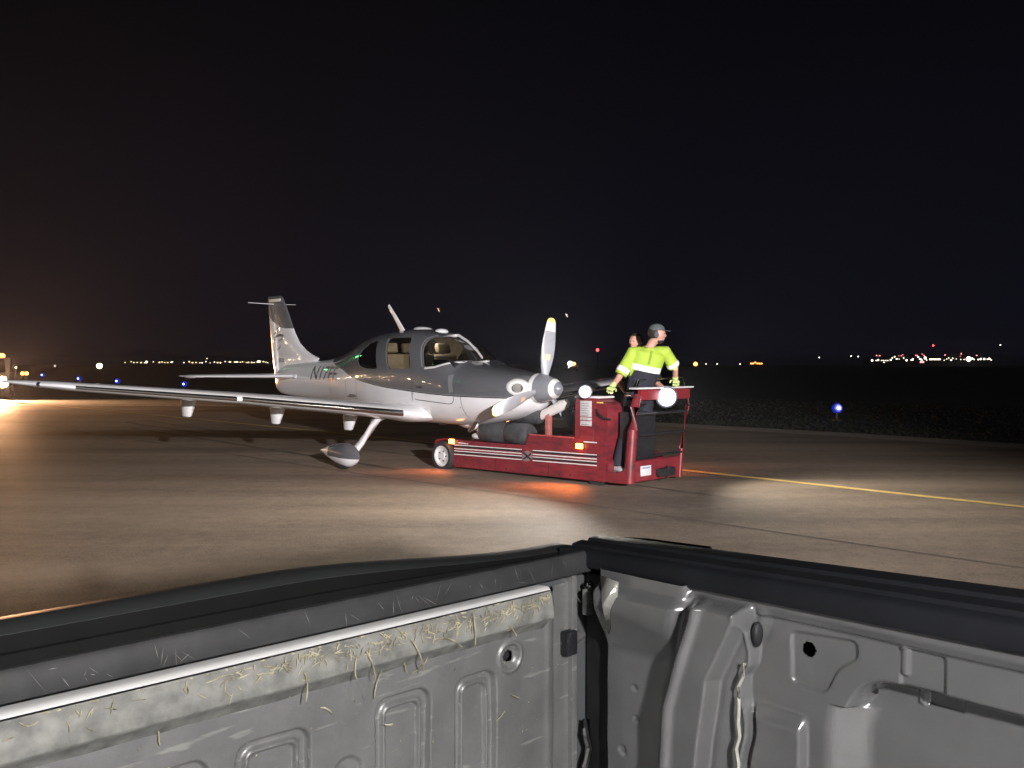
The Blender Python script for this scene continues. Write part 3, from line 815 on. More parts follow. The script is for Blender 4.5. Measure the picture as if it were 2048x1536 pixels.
# hull (three boxes shaped in one mesh)
bm = bmesh.new()
prism(bm, rounded([(0.18, tz(.075)), (2.98, tz(.09)), (3.02, tz(.34)), (2.50, tz(.62)), (1.66, tz(.60)), (1.62, tz(.46)), (0.24, tz(.46))], 0.03, 3), 0.0, 0.16)
bmesh.ops.bevel(bm, geom=[e for e in bm.edges if abs(e.verts[0].co.y - e.verts[1].co.y) < 1e-5], offset=0.008, segments=2, affect='EDGES')
obj('side_panel', bm, m_red, tug, angle=30)
bm = bmesh.new()
prism(bm, rounded([(0.18, tz(.075)), (2.98, tz(.09)), (3.02, tz(.34)), (2.50, tz(.62)), (1.66, tz(.60)), (1.62, tz(.46)), (0.24, tz(.46))], 0.03, 3), W_ - 0.16, W_)
obj('side_panel', bm, m_red, tug, angle=30)
B('deck_plate', (1.75, 0.16, tz(.50)), (2.55, W_ - 0.16, tz(.56)), m_dred, tug)
B('battery_box', (2.05, 0.22, tz(.12)), (2.95, W_ - 0.22, tz(.48)), m_dark, tug)
B('deck_edge_strip', (1.68, -0.006, tz(.606)), (2.46, 0.05, tz(.622)), mat('worn_red_edge', (0.60, 0.10, 0.09), 0.3, metal=.3, noise=.3, nscale=8), tug, 0.003)
B('cab_floor', (2.60, 0.03, tz(.14)), (3.24, W_ - 0.03, tz(.20)), m_dark, tug)
# stripes
for z, h, mm in ((.382, .012, m_stw), (.357, .030, m_dark), (.330, .014, m_stw), (.312, .014, m_red), (.296, .012, m_stw), (.272, .028, m_dark), (.248, .013, m_stw)):
    if mm is m_red: continue
    bm = bmesh.new()
    for x0, x1 in ((0.22, 1.55), (1.75, 2.83)):
        a0 = tz(z + (x0 - 0.2) * 0.012); a1 = tz(z + (x1 - 0.2) * 0.012)
        d = 0.0035 if mm is m_stw else 0.0025
        v = [bm.verts.new((x0, -d, a0)), bm.verts.new((x1, -d, a1)), bm.verts.new((x1, -d, a1 + h)), bm.verts.new((x0, -d, a0 + h))]
        bm.faces.new(v)
        v2 = [bm.verts.new((x0, 0.001, a0)), bm.verts.new((x1, 0.001, a1)), bm.verts.new((x1, 0.001, a1 + h)), bm.verts.new((x0, 0.001, a0 + h))]
        for i in range(4): bm.faces.new((v[i], v[(i + 1) % 4], v2[(i + 1) % 4], v2[i]))
    obj('side_stripe', bm, mm, tug, smooth=False)
bm = bmesh.new()
prism(bm, rounded([(1.56, tz(.26)), (1.66, tz(.25)), (1.75, tz(.30)), (1.73, tz(.38)), (1.64, tz(.40)), (1.56, tz(.35))], .03), -0.006, 0.0)
eb = obj('side_emblem', bm, mat('emblem_grey', (0.22, 0.15, 0.15), 0.4, noise=.3, nscale=30), tug)
bm = bmesh.new()
prism(bm, [(1.575, tz(.285)), (1.60, tz(.275)), (1.735, tz(.355)), (1.715, tz(.37))], -0.0080, -0.0062); prism(bm, [(1.575, tz(.36)), (1.60, tz(.375)), (1.735, tz(.29)), (1.715, tz(.275))], -0.0095, -0.0082)
obj('emblem_mark', bm, m_dark, eb)
bm = bmesh.new(); prism(bm, [(0.30, tz(.432)), (0.52, tz(.425)), (0.50, tz(.412)), (0.30, tz(.418))], -0.003, 0.0); obj('side_decal', bm, m_stw, tug, smooth=False)
for x_ in (.30, .62, .94, 1.26, 1.58, 1.90, 2.22, 2.40):
    for z_ in ((.12, .445) if x_ < 1.6 else (.13, .585)):
        LATHE('side_bolt', [(.009, -.006), (.010, 0)], (x_, 0, tz(z_)), (0, 1, 0), m_dark, tug, 8)
for x_ in (1.05, 2.02):
    B('panel_seam', (x_, -.0016, tz(.10)), (x_ + .007, .002, tz(.24)), m_dark, tug, 0)
B('inspection_hatch', (2.55, -.004, tz(.60)), (2.78, .001, tz(.74)), m_red, tug, .002)
B('console_box', (3.05, .17, tz(.20)), (3.20, .74, tz(.96)), m_dark, tug, .02)
B('console_grille', (3.201, .20, tz(.26)), (3.207, .71, tz(.92)), m_dark, tug, 0)
for k in range(9):
    B('grille_slat', (3.207, .21, tz(.29 + k * .062)), (3.214, .70, tz(.31 + k * .062)), m_dark, tug, 0)
# wheels
def wheel(x, y, z, r, w, rim, name='drive_wheel', mr_=None):
    wh = LATHE(name, [(rim, -w * .5), (r * .93, -w * .5), (r, -w * .32), (r, w * .32), (r * .93, w * .5), (rim, w * .5)], (x, y, z), (0, 1, 0), m_rubber, tug, 32, caps=False)
    LATHE('rim', [(0.001, -w * .36), (rim * .30, -w * .38), (rim * .34, -w * .28), (rim * .8, -w * .26), (rim * .86, -w * .48), (rim * 1.01, -w * .50), (rim * 1.01, w * .5), (0.001, w * .5)], (x, y, z), (0, 1, 0), mr_ or m_rim, wh, 32, caps=False)
    for k in range(5):
        q = 2 * PI * k / 5
        LATHE('wheel_bolt', [(0.011, -w * .36), (0.011, -w * .30)], (x + math.cos(q) * rim * .5, y, z + math.sin(q) * rim * .5), (0, 1, 0), m_dark, wh, 8)
    return wh
wheel(0.0, 0.02, tz(.215), 0.215, 0.15, 0.150)
wheel(0.0, W_ - 0.02, tz(.215), 0.215, 0.15, 0.150)
wheel(2.75, 0.14, tz(.155), 0.155, 0.12, 0.08, 'front_wheel', m_dark)
wheel(2.75, W_ - 0.14, tz(.155), 0.155, 0.12, 0.08, 'front_wheel', m_dark)
B('axle_arm', (-0.05, 0.09, tz(.17)), (0.30, 0.15, tz(.27)), m_dark, tug)
B('axle_arm', (-0.05, W_ - 0.15, tz(.17)), (0.30, W_ - 0.09, tz(.27)), m_dark, tug)
bm = bmesh.new()
for k in range(9):
    pass
prism(bm, rounded([(-0.23, tz(.30)), (-0.20, tz(.44)), (0.0, tz(.475)), (0.24, tz(.46)), (0.24, tz(.38)), (0.20, tz(.42)), (0, tz(.45)), (-0.17, tz(.415)), (-0.20, tz(.30))], .03), 0.01, 0.15)
obj('mudguard', bm, m_dred, tug)
# cradle: black rollers carrying the nose wheel, post and white strap sleeve
m_roll = mat('black_roller', (0.050, 0.050, 0.054), 0.42, noise=.35, nscale=9, bump=.2)
c0 = Vector((0.62, 0.16, tz(.60))); c1 = Vector((1.62, 0.12, tz(.60)))
bm = bmesh.new(); tube(bm, [c0, c0.lerp(c1, .06), c0.lerp(c1, .10), c0.lerp(c1, .55), c0.lerp(c1, .57), c0.lerp(c1, .60), c0.lerp(c1, .95), c1], [.09, .14, .145, .145, .130, .150, .150, .11], 24)
obj('cradle_roller', bm, m_roll, tug)
c0 = Vector((0.95, 0.30, tz(.83))); c1 = Vector((1.62, 0.30, tz(.83)))
bm = bmesh.new(); tube(bm, [c0, c0.lerp(c1, .08), c0.lerp(c1, .92), c1], [.06, .10, .10, .08], 20); obj('cradle_roller', bm, m_roll, tug)
T('roller_shaft', [(0.55, 0.15, tz(.60)), (1.70, 0.12, tz(.60))], 0.03, m_chrome, tug, 10)
BALL('roller_cap', (0.60, 0.10, tz(.53)), (0.11, 0.05, 0.045), m_rim, tug)
B('cradle_post', (1.70, 0.30, tz(.50)), (1.77, 0.37, tz(.90)), mat('faded_red', (0.38, 0.12, 0.10), .5, noise=.2), tug)
T('strap_sleeve', [(1.50, 0.33, tz(.80)), (1.66, 0.34, tz(.87)), (1.95, 0.36, tz(1.00)), (2.05, 0.36, tz(1.04))], [(.03, .045), (.05, .065), (.058, .075), (.04, .05)], mat('white_canvas', (0.62, 0.58, 0.55), .8, noise=.1, bump=.3), tug, 14)
B('cradle_plate', (0.35, 0.18, tz(.42)), (1.72, W_ - 0.18, tz(.46)), m_dark, tug)
T('winch_cable', [(1.75, 0.6, tz(.58)), (2.1, 0.45, tz(.62)), (2.42, 0.4, tz(.63))], 0.012, m_chrome, tug, 8)
# amber side lamps
m_amber = glow('amber_lamp_glow', (1.0, 0.30, 0.03), 26)
for x, z in ((0.194, .437), (2.566, .515)):
    B('amber_lamp_housing', (x - .062, -0.012, tz(z - .042)), (x + .062, -0.001, tz(z + .042)), m_dark, tug, 0.003)
    B('amber_lamp', (x - .050, -0.035, tz(z - .032)), (x + .050, -0.013, tz(z + .032)), m_amber, tug, 0.006)
# cab: near side cowl with rounded opening
bm = bmesh.new()
prism(bm, rounded([(2.47, tz(.60)), (2.50, tz(.40)), (2.94, tz(.36)), (2.99, tz(.80)), (2.99, tz(1.05)), (2.80, tz(1.13)), (2.48, tz(1.12))], 0.04, 4), 0.002, 0.30)
bmesh.ops.bevel(bm, geom=[e for e in bm.edges if abs(e.verts[0].co.y - e.verts[1].co.y) < 1e-5], offset=0.015, segments=2, affect='EDGES')
obj('near_cowl', bm, m_red, tug, angle=30)
bm = bmesh.new()
prism(bm, rounded([(2.47, tz(.50)), (2.68, tz(.40)), (2.68, tz(1.05)), (2.60, tz(1.13)), (2.48, tz(1.12))], 0.04, 4), W_ - 0.16, W_)
obj('far_cowl', bm, m_red, tug, angle=30)
B('cowl_back_plate', (2.485, 0.30, tz(.56)), (2.53, W_ - 0.16, tz(.92)), m_dred, tug)
B('cowl_top_bar', (2.47, 0.0, tz(1.122)), (2.86, 0.32, tz(1.15)), m_rim, tug, 0.01)
# lower sill below the opening
bm = bmesh.new()
prism(bm, rounded([(2.985, tz(.09)), (3.30, tz(.095)), (3.31, tz(.30)), (3.22, tz(.24)), (3.08, tz(.205)), (3.02, tz(.22)), (2.975, tz(.32))], 0.02, 3), 0.0, 0.10)
obj('step_sill', bm, m_red, tug)
# near front pillar (tapered), far tube post
bm = bmesh.new(); tube(bm, [(3.27, 0.07, tz(.10)), (3.29, 0.07, tz(.35)), (3.31, 0.09, tz(.75)), (3.32, 0.12, tz(1.02)), (3.30, .20, tz(1.16))], [(.075, .070), (.066, .066), (.062, .062), (.058, .055), (.05, .05)], 10)
obj('front_pillar', bm, m_red, tug)
T('far_post', [(3.27, 1.17, tz(.08)), (3.28, 1.20, tz(.45)), (3.28, 1.33, tz(1.00)), (3.28, 1.38, tz(1.25))], 0.030, m_dred, tug, 10)
# front lower panel
bm = bmesh.new(); box(bm, (3.235, 0.10, tz(.095)), (3.285, 1.17, tz(.36)), 0.02, 3); obj('front_panel', bm, m_red, tug)
B('front_top_beam', (3.24, 0.28, tz(1.10)), (3.30, 1.38, tz(1.235)), m_dred, tug, 0.02)
B('front_top_rail', (3.20, 0.16, tz(1.24)), (3.33, 1.42, tz(1.262)), m_rim, tug, 0.008)
T('grab_rail', [(3.22, 0.30, tz(1.27)), (3.22, 0.34, tz(1.35)), (3.22, 1.30, tz(1.38)), (3.22, 1.36, tz(1.27))], 0.012, m_chrome, tug, 8)
for z in (.40, .67, .93):
    T('cage_bar', [(3.29, 0.10, tz(z)), (3.29, 1.24 + (z - .4) * .12, tz(z + .01))], 0.018, m_dark, tug, 8)
bm = bmesh.new(); box(bm, (3.291, 0.28, tz(.165)), (3.297, 0.50, tz(.29)), 0.002); npl = obj('number_plate', bm, mat('plate_white', (0.66, 0.66, 0.66), .4, noise=.06, nscale=40), tug)
B('plate_marking', (3.2975, 0.31, tz(.255)), (3.2985, 0.47, tz(.272)), mat('faded_blue', (.2, .22, .4), .5, noise=.3, nscale=60), npl, 0)
B('tow_hitch', (3.29, 0.60, tz(.13)), (3.37, 0.95, tz(.24)), m_dark, tug, 0.03)
T('hitch_pin', [(3.36, 0.78, tz(.10)), (3.36, 0.78, tz(.27))], 0.014, m_dark, tug, 8)
# white sign boards on the near cowl
for z0, z1 in ((.89, 1.09), (.845, .88), (.775, .835)):
    sgn = B('notice_board', (2.565, -0.008, tz(z0)), (2.745, 0.001, tz(z1)), mat('notice_grey_white', (0.52, 0.50, 0.50), .5, noise=.12, nscale=25), tug, 0.002)
    for k in range(max(1, int((z1 - z0) / 0.03))):
        B('notice_line', (2.585, -0.0092, tz(z0 + .012 + k * .03)), (2.585 + random.uniform(.10, .145), -0.0082, tz(z0 + .018 + k * .03)), m_letter, sgn, 0)
B('yellow_tag', (2.83, -0.012, tz(1.065)), (2.93, 0.0, tz(1.08)), mat('yellow_plastic', (.75, .60, .10), .4, noise=.05), tug, 0.002)
T('black_lever', [(2.84, -0.02, tz(.99)), (2.88, -0.03, tz(.93)), (2.96, -0.03, tz(.88)), (3.06, -0.02, tz(.87))], [.012, .018, .016, .012], m_dark, tug, 8)
B('decal_strip', (2.62, -0.005, tz(.565)), (2.83, 0.0, tz(.58)), m_stw, tug, 0)
# steering column with tiller ring
T('steering_column', [(3.08, .45, tz(.20)), (3.10, .45, tz(1.02))], 0.03, m_dark, tug, 10)
bm = bmesh.new(); P = [(3.10 + math.cos(2 * PI * k / 20) * .14, .45 + math.sin(2 * PI * k / 20) * .14, tz(1.06)) for k in range(21)]; tube(bm, P, 0.013, 8, caps=False); obj('steering_ring', bm, m_dark, tug)
B('control_box', (3.0, .30, tz(1.02)), (3.18, .62, tz(1.10)), m_dark, tug, .015)
# head lamps
def lens_mat(name, c, rad, core, s_core, s_halo, c_halo):  # emission fades to a tinted rim, painting the glare round the lamp
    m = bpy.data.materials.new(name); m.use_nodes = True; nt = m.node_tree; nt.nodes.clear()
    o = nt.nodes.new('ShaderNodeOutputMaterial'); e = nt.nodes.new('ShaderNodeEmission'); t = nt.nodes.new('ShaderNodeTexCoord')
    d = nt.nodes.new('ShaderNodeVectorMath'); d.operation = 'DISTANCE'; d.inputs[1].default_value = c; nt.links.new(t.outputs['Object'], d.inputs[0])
    mr_ = nt.nodes.new('ShaderNodeMapRange'); mr_.inputs[1].default_value = rad * core; mr_.inputs[2].default_value = rad * 1.0; mr_.interpolation_type = 'SMOOTHERSTEP'; mr_.inputs[3].default_value = s_core; mr_.inputs[4].default_value = s_halo
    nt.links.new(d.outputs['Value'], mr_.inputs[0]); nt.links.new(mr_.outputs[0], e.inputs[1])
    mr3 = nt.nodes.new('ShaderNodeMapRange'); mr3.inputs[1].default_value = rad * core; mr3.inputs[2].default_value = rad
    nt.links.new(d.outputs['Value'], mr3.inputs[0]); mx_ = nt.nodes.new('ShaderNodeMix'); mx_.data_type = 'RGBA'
    mx_.inputs[6].default_value = (1, .99, 1, 1); mx_.inputs[7].default_value = (*c_halo, 1); nt.links.new(mr3.outputs[0], mx_.inputs[0]); nt.links.new(mx_.outputs[2], e.inputs[0])
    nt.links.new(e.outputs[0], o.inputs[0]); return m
def tugw(x, y, z):
    return TO + Matrix.Rotation(TYAW, 3, 'Z') @ Vector((x, y, tz(z)))
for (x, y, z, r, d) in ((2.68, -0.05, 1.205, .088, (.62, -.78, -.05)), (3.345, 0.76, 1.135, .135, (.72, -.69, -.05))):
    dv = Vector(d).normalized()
    m_head = lens_mat('white_lens_halo', Vector((x, y, tz(z))) + dv * .03, r, .45, 14, .12, (.60, .58, .95))
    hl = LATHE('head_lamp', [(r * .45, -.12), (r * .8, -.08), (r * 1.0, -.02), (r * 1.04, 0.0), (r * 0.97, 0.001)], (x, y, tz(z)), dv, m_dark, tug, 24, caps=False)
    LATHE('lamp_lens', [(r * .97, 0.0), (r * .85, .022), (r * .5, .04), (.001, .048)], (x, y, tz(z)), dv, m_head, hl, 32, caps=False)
    T('lamp_stalk', [Vector((x, y, tz(z))) - dv * .06, Vector((x, y, tz(z - .10))) - dv * .06], .014, m_dark, hl, 8)
    rot = Matrix.Rotation(TYAW, 3, 'Z') @ dv
    p = tugw(x, y, z) + rot * 0.075
    L = lamp_obj('tug_lamp_light', 'SPOT', p, 1300 if r < .1 else 900, (1.0, 0.93, 0.82), p + (Vector((-.80, -.60, .22)) if r < .1 else Vector((.90, -.43, .20))) * 5, spot_size=math.radians(132 if r < .1 else 150), spot_blend=1.0, shadow_soft_size=0.05)

# ================================================================== PEOPLE
m_skin = mat('skin', (0.50, 0.27, 0.20), 0.5, noise=.08, nscale=12)
m_lime = mat('hi_vis_lime', (0.36, 0.50, 0.05), 0.8, noise=.08, nscale=14, bump=.35, bscale=18)
m_navy = mat('navy_cloth', (0.014, 0.015, 0.024), 0.85, noise=.2, nscale=20, bump=.4, bscale=14)
m_refl = mat('reflective_tape', (0.85, 0.85, 0.88), 0.4, emit=(1, 1, 1), es=0.0, noise=.03)
m_glove = mat('lime_glove', (0.52, 0.62, 0.22), 0.7, noise=.2, nscale=40)
m_cap = mat('cap_cloth', (0.085, 0.095, 0.10), 0.9, noise=.2, nscale=30)
m_hair = mat('dark_hair', (0.020, 0.014, 0.010), 0.7, noise=.3, nscale=60)
m_shoe = mat('pale_shoe', (0.42, 0.42, 0.42), 0.6, noise=.15, nscale=30)


def remesh(o, vox, smooth_it=2):
    r = o.modifiers.new('r', 'REMESH'); r.mode = 'VOXEL'; r.voxel_size = vox; r.use_smooth_shade = True
    if smooth_it:
        s = o.modifiers.new('s', 'SMOOTH'); s.iterations = smooth_it; s.factor = 0.5
    return bake(o)


def hand_bm(bm, wrist, palm_dir, back, curl=0.9, side=1, k=1.0):
    """palm plus five separate bent fingers; palm_dir: where the fingers point, back: normal of the hand's back"""
    d = Vector(palm_dir).normalized(); b_ = Vector(back).normalized(); b_ = (b_ - d * b_.dot(d)).normalized(); s_ = d.cross(b_) * side
    w = Vector(wrist)
    tube(bm, [w - d * .03, w, w + d * .04 * k, w + d * .085 * k], [(.026, .022), (.030, .020), (.041 * k, .016), (.042 * k, .014)], 12, up=b_)
    for i, (off, L) in enumerate(((-.031, .070), (-.011, .080), (.011, .075), (.031, .060))):
        p = w + d * .078 * k + s_ * off * k; P = [p]; a = .35
        for seg in (.42, .32, .26):
            dd = d * math.cos(a) - b_ * math.sin(a); p = p + dd * L * seg * 1.15 * k; P.append(p); a += curl * .75
        tube(bm, P, [.0095, .009, .0085, .007], 8, up=b_)
    p = w + d * .02 - s_ * .032 * k; t1 = p + (d * .6 - s_ * .75 - b_ * .25).normalized() * .038; t2 = t1 + (d * .9 - s_ * .2 - b_ * .55).normalized() * .034
    tube(bm, [p, t1, t2], [.013, .011, .009], 8, up=b_)


def person(name, J, face, label, shirt_mats, cap=True, beard=True, gloves=True):
    """J: joints in world coordinates"""
    base = Vector((J['pelvis'][0], J['pelvis'][1], J['footR'][2]))
    root = empty(name, base); tag(root, label, 'person', )
    J = {k: Vector(v) - base for k, v in J.items()}
    face = Vector(face).normalized(); sd = face.cross(Vector((0, 0, 1))).normalized()      # sd: person's right
    up = Vector((0, 0, 1))
    sh = (J['shR'] - J['shL']).normalized(); hipd = (sh + sd * .2); hipd.z = 0; hipd.normalize()
    hipR = J['pelvis'] + hipd * .095; hipL = J['pelvis'] - hipd * .095
    fwd = up.cross(sh).normalized()                              # torso facing direction
    hc = J['head']
    bm = bmesh.new()
    spine = [J['pelvis'] - up * .06, J['pelvis'] + up * .04, J['pelvis'].lerp(J['neck'], .35), J['pelvis'].lerp(J['neck'], .7), J['neck'] - up * .05, J['neck'] + up * .02]
    tube(bm, spine, [(.15, .10), (.165, .115), (.150, .105), (.180, .12), (.13, .09), (.06, .06)], 18, up=fwd)
    tube(bm, [J['neck'] - up * .02, J['neck'].lerp(hc, .35), hc - up * .05], [.062, .056, .058], 12, up=fwd)
    # skull, jaw, nose, ears
    ball(bm, hc + up * .02 - face * .008, (.078, .078, .105), 20, 14)
    M = Matrix.Translation(hc) @ Matrix((sd, face, up)).transposed().to_4x4()
    ball(bm, (0, .022, .022), (.074, .092, .098), 20, 14, M=M)
    ball(bm, (0, .034, -.062), (.050, .056, .046), 16, 10, M=M)
    ball(bm, (0, .108, -.004), (.014, .020, .022), 10, 8, M=M); ball(bm, (0, .098, .022), (.010, .014, .028), 10, 8, M=M)
    ball(bm, (0, .094, -.046), (.024, .012, .008), 10, 8, M=M); ball(bm, (0, .092, .040), (.050, .018, .009), 12, 8, M=M)
    for e_ in (-1, 1): ball(bm, (.077 * e_, .0, .008), (.012, .020, .032), 10, 8, M=M)
    # arms and legs
    for S, sgn in (('R', 1), ('L', -1)):
        a, e_, h = J['sh' + S], J['el' + S], J['ha' + S]
        tube(bm, [a - (sh * sgn) * .05, a, a.lerp(e_, .5), e_, e_.lerp(h, .4), h], [.055, .056, .048, .040, .037, .026], 12)
        hand_bm(bm, h, J['hd' + S], (0.1, -0.2, 1), 1.0, sgn)
        hip = hipR if S == 'R' else hipL; kn = J['kn' + S]; ft = J['foot' + S]
        tube(bm, [hip + up * .05, hip, hip.lerp(kn, .5), kn, kn.lerp(ft + up * .08, .4), ft + up * .09], [.09, .088, .075, .056, .054, .038], 14)
        tf = (face * .4 + fwd * .8); tf.z = 0; tf.normalize()
        tube(bm, [ft - tf * .07 + up * .04, ft + up * .045, ft + tf * .10 + up * .03, ft + tf * .17 + up * .022], [(.032, .035), (.038, .045), (.042, .028), (.03, .018)], 12)
    body = remesh(obj('body', bm, m_skin, root), 0.0085, 3)
    # facial features
    hr = bmesh.new()
    for e_ in (-1, 1): ball(hr, (.031 * e_, .1005, .022), (.012, .008, .007), 10, 8, M=M)
    obj('eyes', hr, m_black, root)
    # shirt: torso and short sleeves
    bm = bmesh.new()
    hem = J['pelvis'].lerp(J['neck'], .02)
    sp_ = [hem - up * .04, J['pelvis'].lerp(J['neck'], .18), J['pelvis'].lerp(J['neck'], .38), J['pelvis'].lerp(J['neck'], .68), J['neck'] - up * .075, J['neck'] - up * .01]
    tube(bm, sp_, [(.185, .135), (.178, .13), (.182, .128), (.215, .145), (.215, .120), (.085, .075)], 22, up=fwd)
    for S, sgn in (('R', 1), ('L', -1)):
        a, e_ = J['sh' + S], J['el' + S]
        tube(bm, [a - (sh * sgn) * .09, a + up * .005, a.lerp(e_, .5), a.lerp(e_, .86)], [.075, .080, .079, .082], 14)
    tube(bm, [J['shR'] - up * .02, J['neck'] - up * .07, J['shL'] - up * .02], [.075, .085, .075], 14)
    for _ in range(34):                                          # cloth folds
        p = J['pelvis'].lerp(J['neck'], random.uniform(.1, .8)); a = random.uniform(0, 2 * PI)
        q = p + (sh * math.cos(a) * .165 + fwd * math.sin(a) * .115); ax = Vector((random.uniform(-.5, .5), random.uniform(-.5, .5), .8))
        tube(bm, [q - ax * .07, q, q + ax * .07], [.004, .017, .004], 8)
    shirt = remesh(obj('shirt', bm, shirt_mats[0], root), 0.009, 5)
    if len(shirt_mats) > 1:
        for mm in shirt_mats[1:]: shirt.data.materials.append(mm)
        zc_ = J['pelvis'].lerp(J['neck'], .58).z
        co = shirt.data.vertices
        for p in shirt.data.polygons:
            c = p.center; t_ = (c.z - J['pelvis'].z)
            near_arm = min((c - J['shR'].lerp(J['elR'], .6)).length, (c - J['shL'].lerp(J['elL'], .6)).length) < .125
            if c.z < zc_ - .03 and not near_arm: p.material_index = 1
    if len(shirt_mats) > 1:
        m_sh = mat('lime_seam', (.22, .32, .03), .85, noise=.15)
        bm = bmesh.new(); cc_ = J['neck'] - up * .005
        P_ = [cc_ + (sh * math.cos(q) * .078 + fwd * math.sin(q) * .070) + up * (.012 - .02 * max(0, math.sin(q))) for q in np.linspace(-4.2, 1.1, 18)]
        tube(bm, P_, [(.016, .010)] * 18, 8); obj('shirt_collar', bm, m_sh, root)
        bm = bmesh.new(); a_ = J['neck'] - up * .05 + fwd * .105; b_2 = J['pelvis'].lerp(J['neck'], .66) + fwd * .148
        tube(bm, [a_, a_.lerp(b_2, .5) + fwd * .012, b_2], [(.014, .004)] * 3, 8, up=fwd); obj('shirt_placket', bm, m_sh, root)
    # reflective bands
    if len(shirt_mats) > 1:
        bm = bmesh.new(); c = J['pelvis'].lerp(J['neck'], .58); ax = (J['neck'] - J['pelvis']).normalized()
        tube(bm, [c - ax * .037, c + ax * .037], [(.203, .150), (.208, .153)], 28, up=fwd, caps=False); obj('chest_band', bm, m_refl, root)
        for S in 'RL':
            a, e_ = J['sh' + S], J['el' + S]
            bm = bmesh.new(); tube(bm, [a.lerp(e_, .60), a.lerp(e_, .77)], [.0845, .087], 18, caps=False); obj('sleeve_band', bm, m_refl, root)
    # trousers
    bm = bmesh.new()
    tube(bm, [J['pelvis'] + up * .07, J['pelvis'], J['pelvis'] - up * .08], [(.165, .12), (.18, .13), (.16, .12)], 18, up=fwd)
    for hip, S in ((hipR, 'R'), (hipL, 'L')):
        kn = J['kn' + S]; ft = J['foot' + S]
        tube(bm, [hip + up * .04, hip - up * .03, hip.lerp(kn, .55), kn, kn.lerp(ft + up * .06, .5), ft + up * .075], [.105, .108, .095, .080, .078, .072], 14)
    remesh(obj('trousers', bm, m_navy, root), 0.011, 3)
    for S in 'RL':
        ft = J['foot' + S]; bm = bmesh.new()
        tube(bm, [ft - tf * .095 + up * .045, ft - tf * .05 + up * .055, ft + tf * .05 + up * .05, ft + tf * .14 + up * .035, ft + tf * .20 + up * .028], [(.035, .045), (.046, .055), (.050, .045), (.050, .034), (.032, .024)], 16)
        obj('shoe', bm, m_shoe, root)
        if gloves:
            bm = bmesh.new(); hh = J['ha' + S]; hand_bm(bm, hh, J['hd' + S], (0.1, -0.2, 1), 1.0, 1 if S == 'R' else -1, 1.10)
            d_ = (J['el' + S] - hh).normalized(); tube(bm, [hh + d_ * .075, hh + d_ * .03, hh], [.036, .033, .031], 12)
            g_ = obj('glove', bm, m_glove, root)
            for v in g_.data.vertices: pass
            remesh(g_, .006, 1); 
            m2 = g_.modifiers.new('d', 'DISPLACE'); m2.strength = 0.004; m2.mid_level = 0; bake(g_)
    # hair, cap
    bm = bmesh.new(); ball(bm, (0, .002, .032), (.090, .112, .105), 26, 20, M=M)
    kill = [v for v in bm.verts if (M.inverted() @ v.co).z < -.045 or ((M.inverted() @ v.co).y > .02 and (M.inverted() @ v.co).z < .085)]
    bmesh.ops.delete(bm, geom=kill, context='VERTS'); obj('hair', bm, m_hair, root)
    if beard:
        bm = bmesh.new(); ball(bm, (0, .040, -.066), (.056, .058, .044), 18, 12, M=M)
        kill = [v for v in bm.verts if (M.inverted() @ v.co).z > -.056]; bmesh.ops.delete(bm, geom=kill, context='VERTS'); obj('beard', bm, m_hair, root)
    if cap:
        bm = bmesh.new(); ball(bm, (0, .005, .060), (.090, .104, .085), 24, 16, M=M)
        kill = [v for v in bm.verts if (M.inverted() @ v.co).z < .055]; bmesh.ops.delete(bm, geom=kill, context='VERTS')
        cp = obj('cap', bm, m_cap, root)
        bm = bmesh.new(); P = []
        for sgn in (0, 1):
            P.append([bm.verts.new(M @ Vector((math.sin(q) * .078, .075 + math.cos(q) * (.02 if sgn == 0 else .105), .063 - sgn * .012 * math.cos(q)))) for q in np.linspace(-1.35, 1.35, 12)])
        for k in range(11): bm.faces.new((P[0][k], P[0][k + 1], P[1][k + 1], P[1][k]))
        o_ = obj('cap_brim', bm, m_cap, cp); so_ = o_.modifiers.new('s', 'SOLIDIFY'); so_.thickness = .004
        # hearing protector hanging behind the ear
        bm = bmesh.new()
        for e_ in (-1, 1): ball(bm, (.092 * e_, -.005, .004), (.022, .032, .042), 14, 10, M=M)
        obj('ear_defender', bm, m_cap, root)
    return root


FZ = 0.20
driver = person('person', dict(
    pelvis=(1.60, 11.72, 1.14), neck=(1.735, 11.66, 1.765), head=(1.815, 11.64, 1.915),
    shR=(1.525, 11.66, 1.70), shL=(1.935, 11.70, 1.705), elR=(1.335, 11.62, 1.37), elL=(2.085, 11.80, 1.485),
    haR=(1.235, 11.52, 1.255), haL=(2.105, 11.93, 1.335), hdR=(-.75, -.3, -.35), hdL=(.85, .35, -.35),
    knR=(1.42, 11.52, .68), knL=(1.70, 11.78, .66), footR=(1.31, 11.48, FZ), footL=(1.72, 11.95, FZ)),
    (1.0, -0.12, -0.02), 'person in lime high visibility shirt and cap driving the red tug', [m_lime, m_navy])
mate = person('person', dict(
    pelvis=(1.66, 12.33, 1.06), neck=(1.655, 12.31, 1.62), head=(1.648, 12.29, 1.83),
    shR=(1.47, 12.30, 1.555), shL=(1.85, 12.33, 1.555), elR=(1.42, 12.25, 1.30), elL=(1.93, 12.25, 1.29),
    haR=(1.50, 12.08, 1.16), haL=(2.0, 12.12, 1.22), hdR=(.2, -.9, -.2), hdL=(.3, -.9, -.2),
    knR=(1.58, 12.27, .64), knL=(1.75, 12.29, .64), footR=(1.56, 12.33, FZ), footL=(1.78, 12.35, FZ)),
    (-0.65, -0.75, 0.0), 'person in dark clothing standing behind the driver on the tug', [m_navy], cap=False, beard=False, gloves=False)

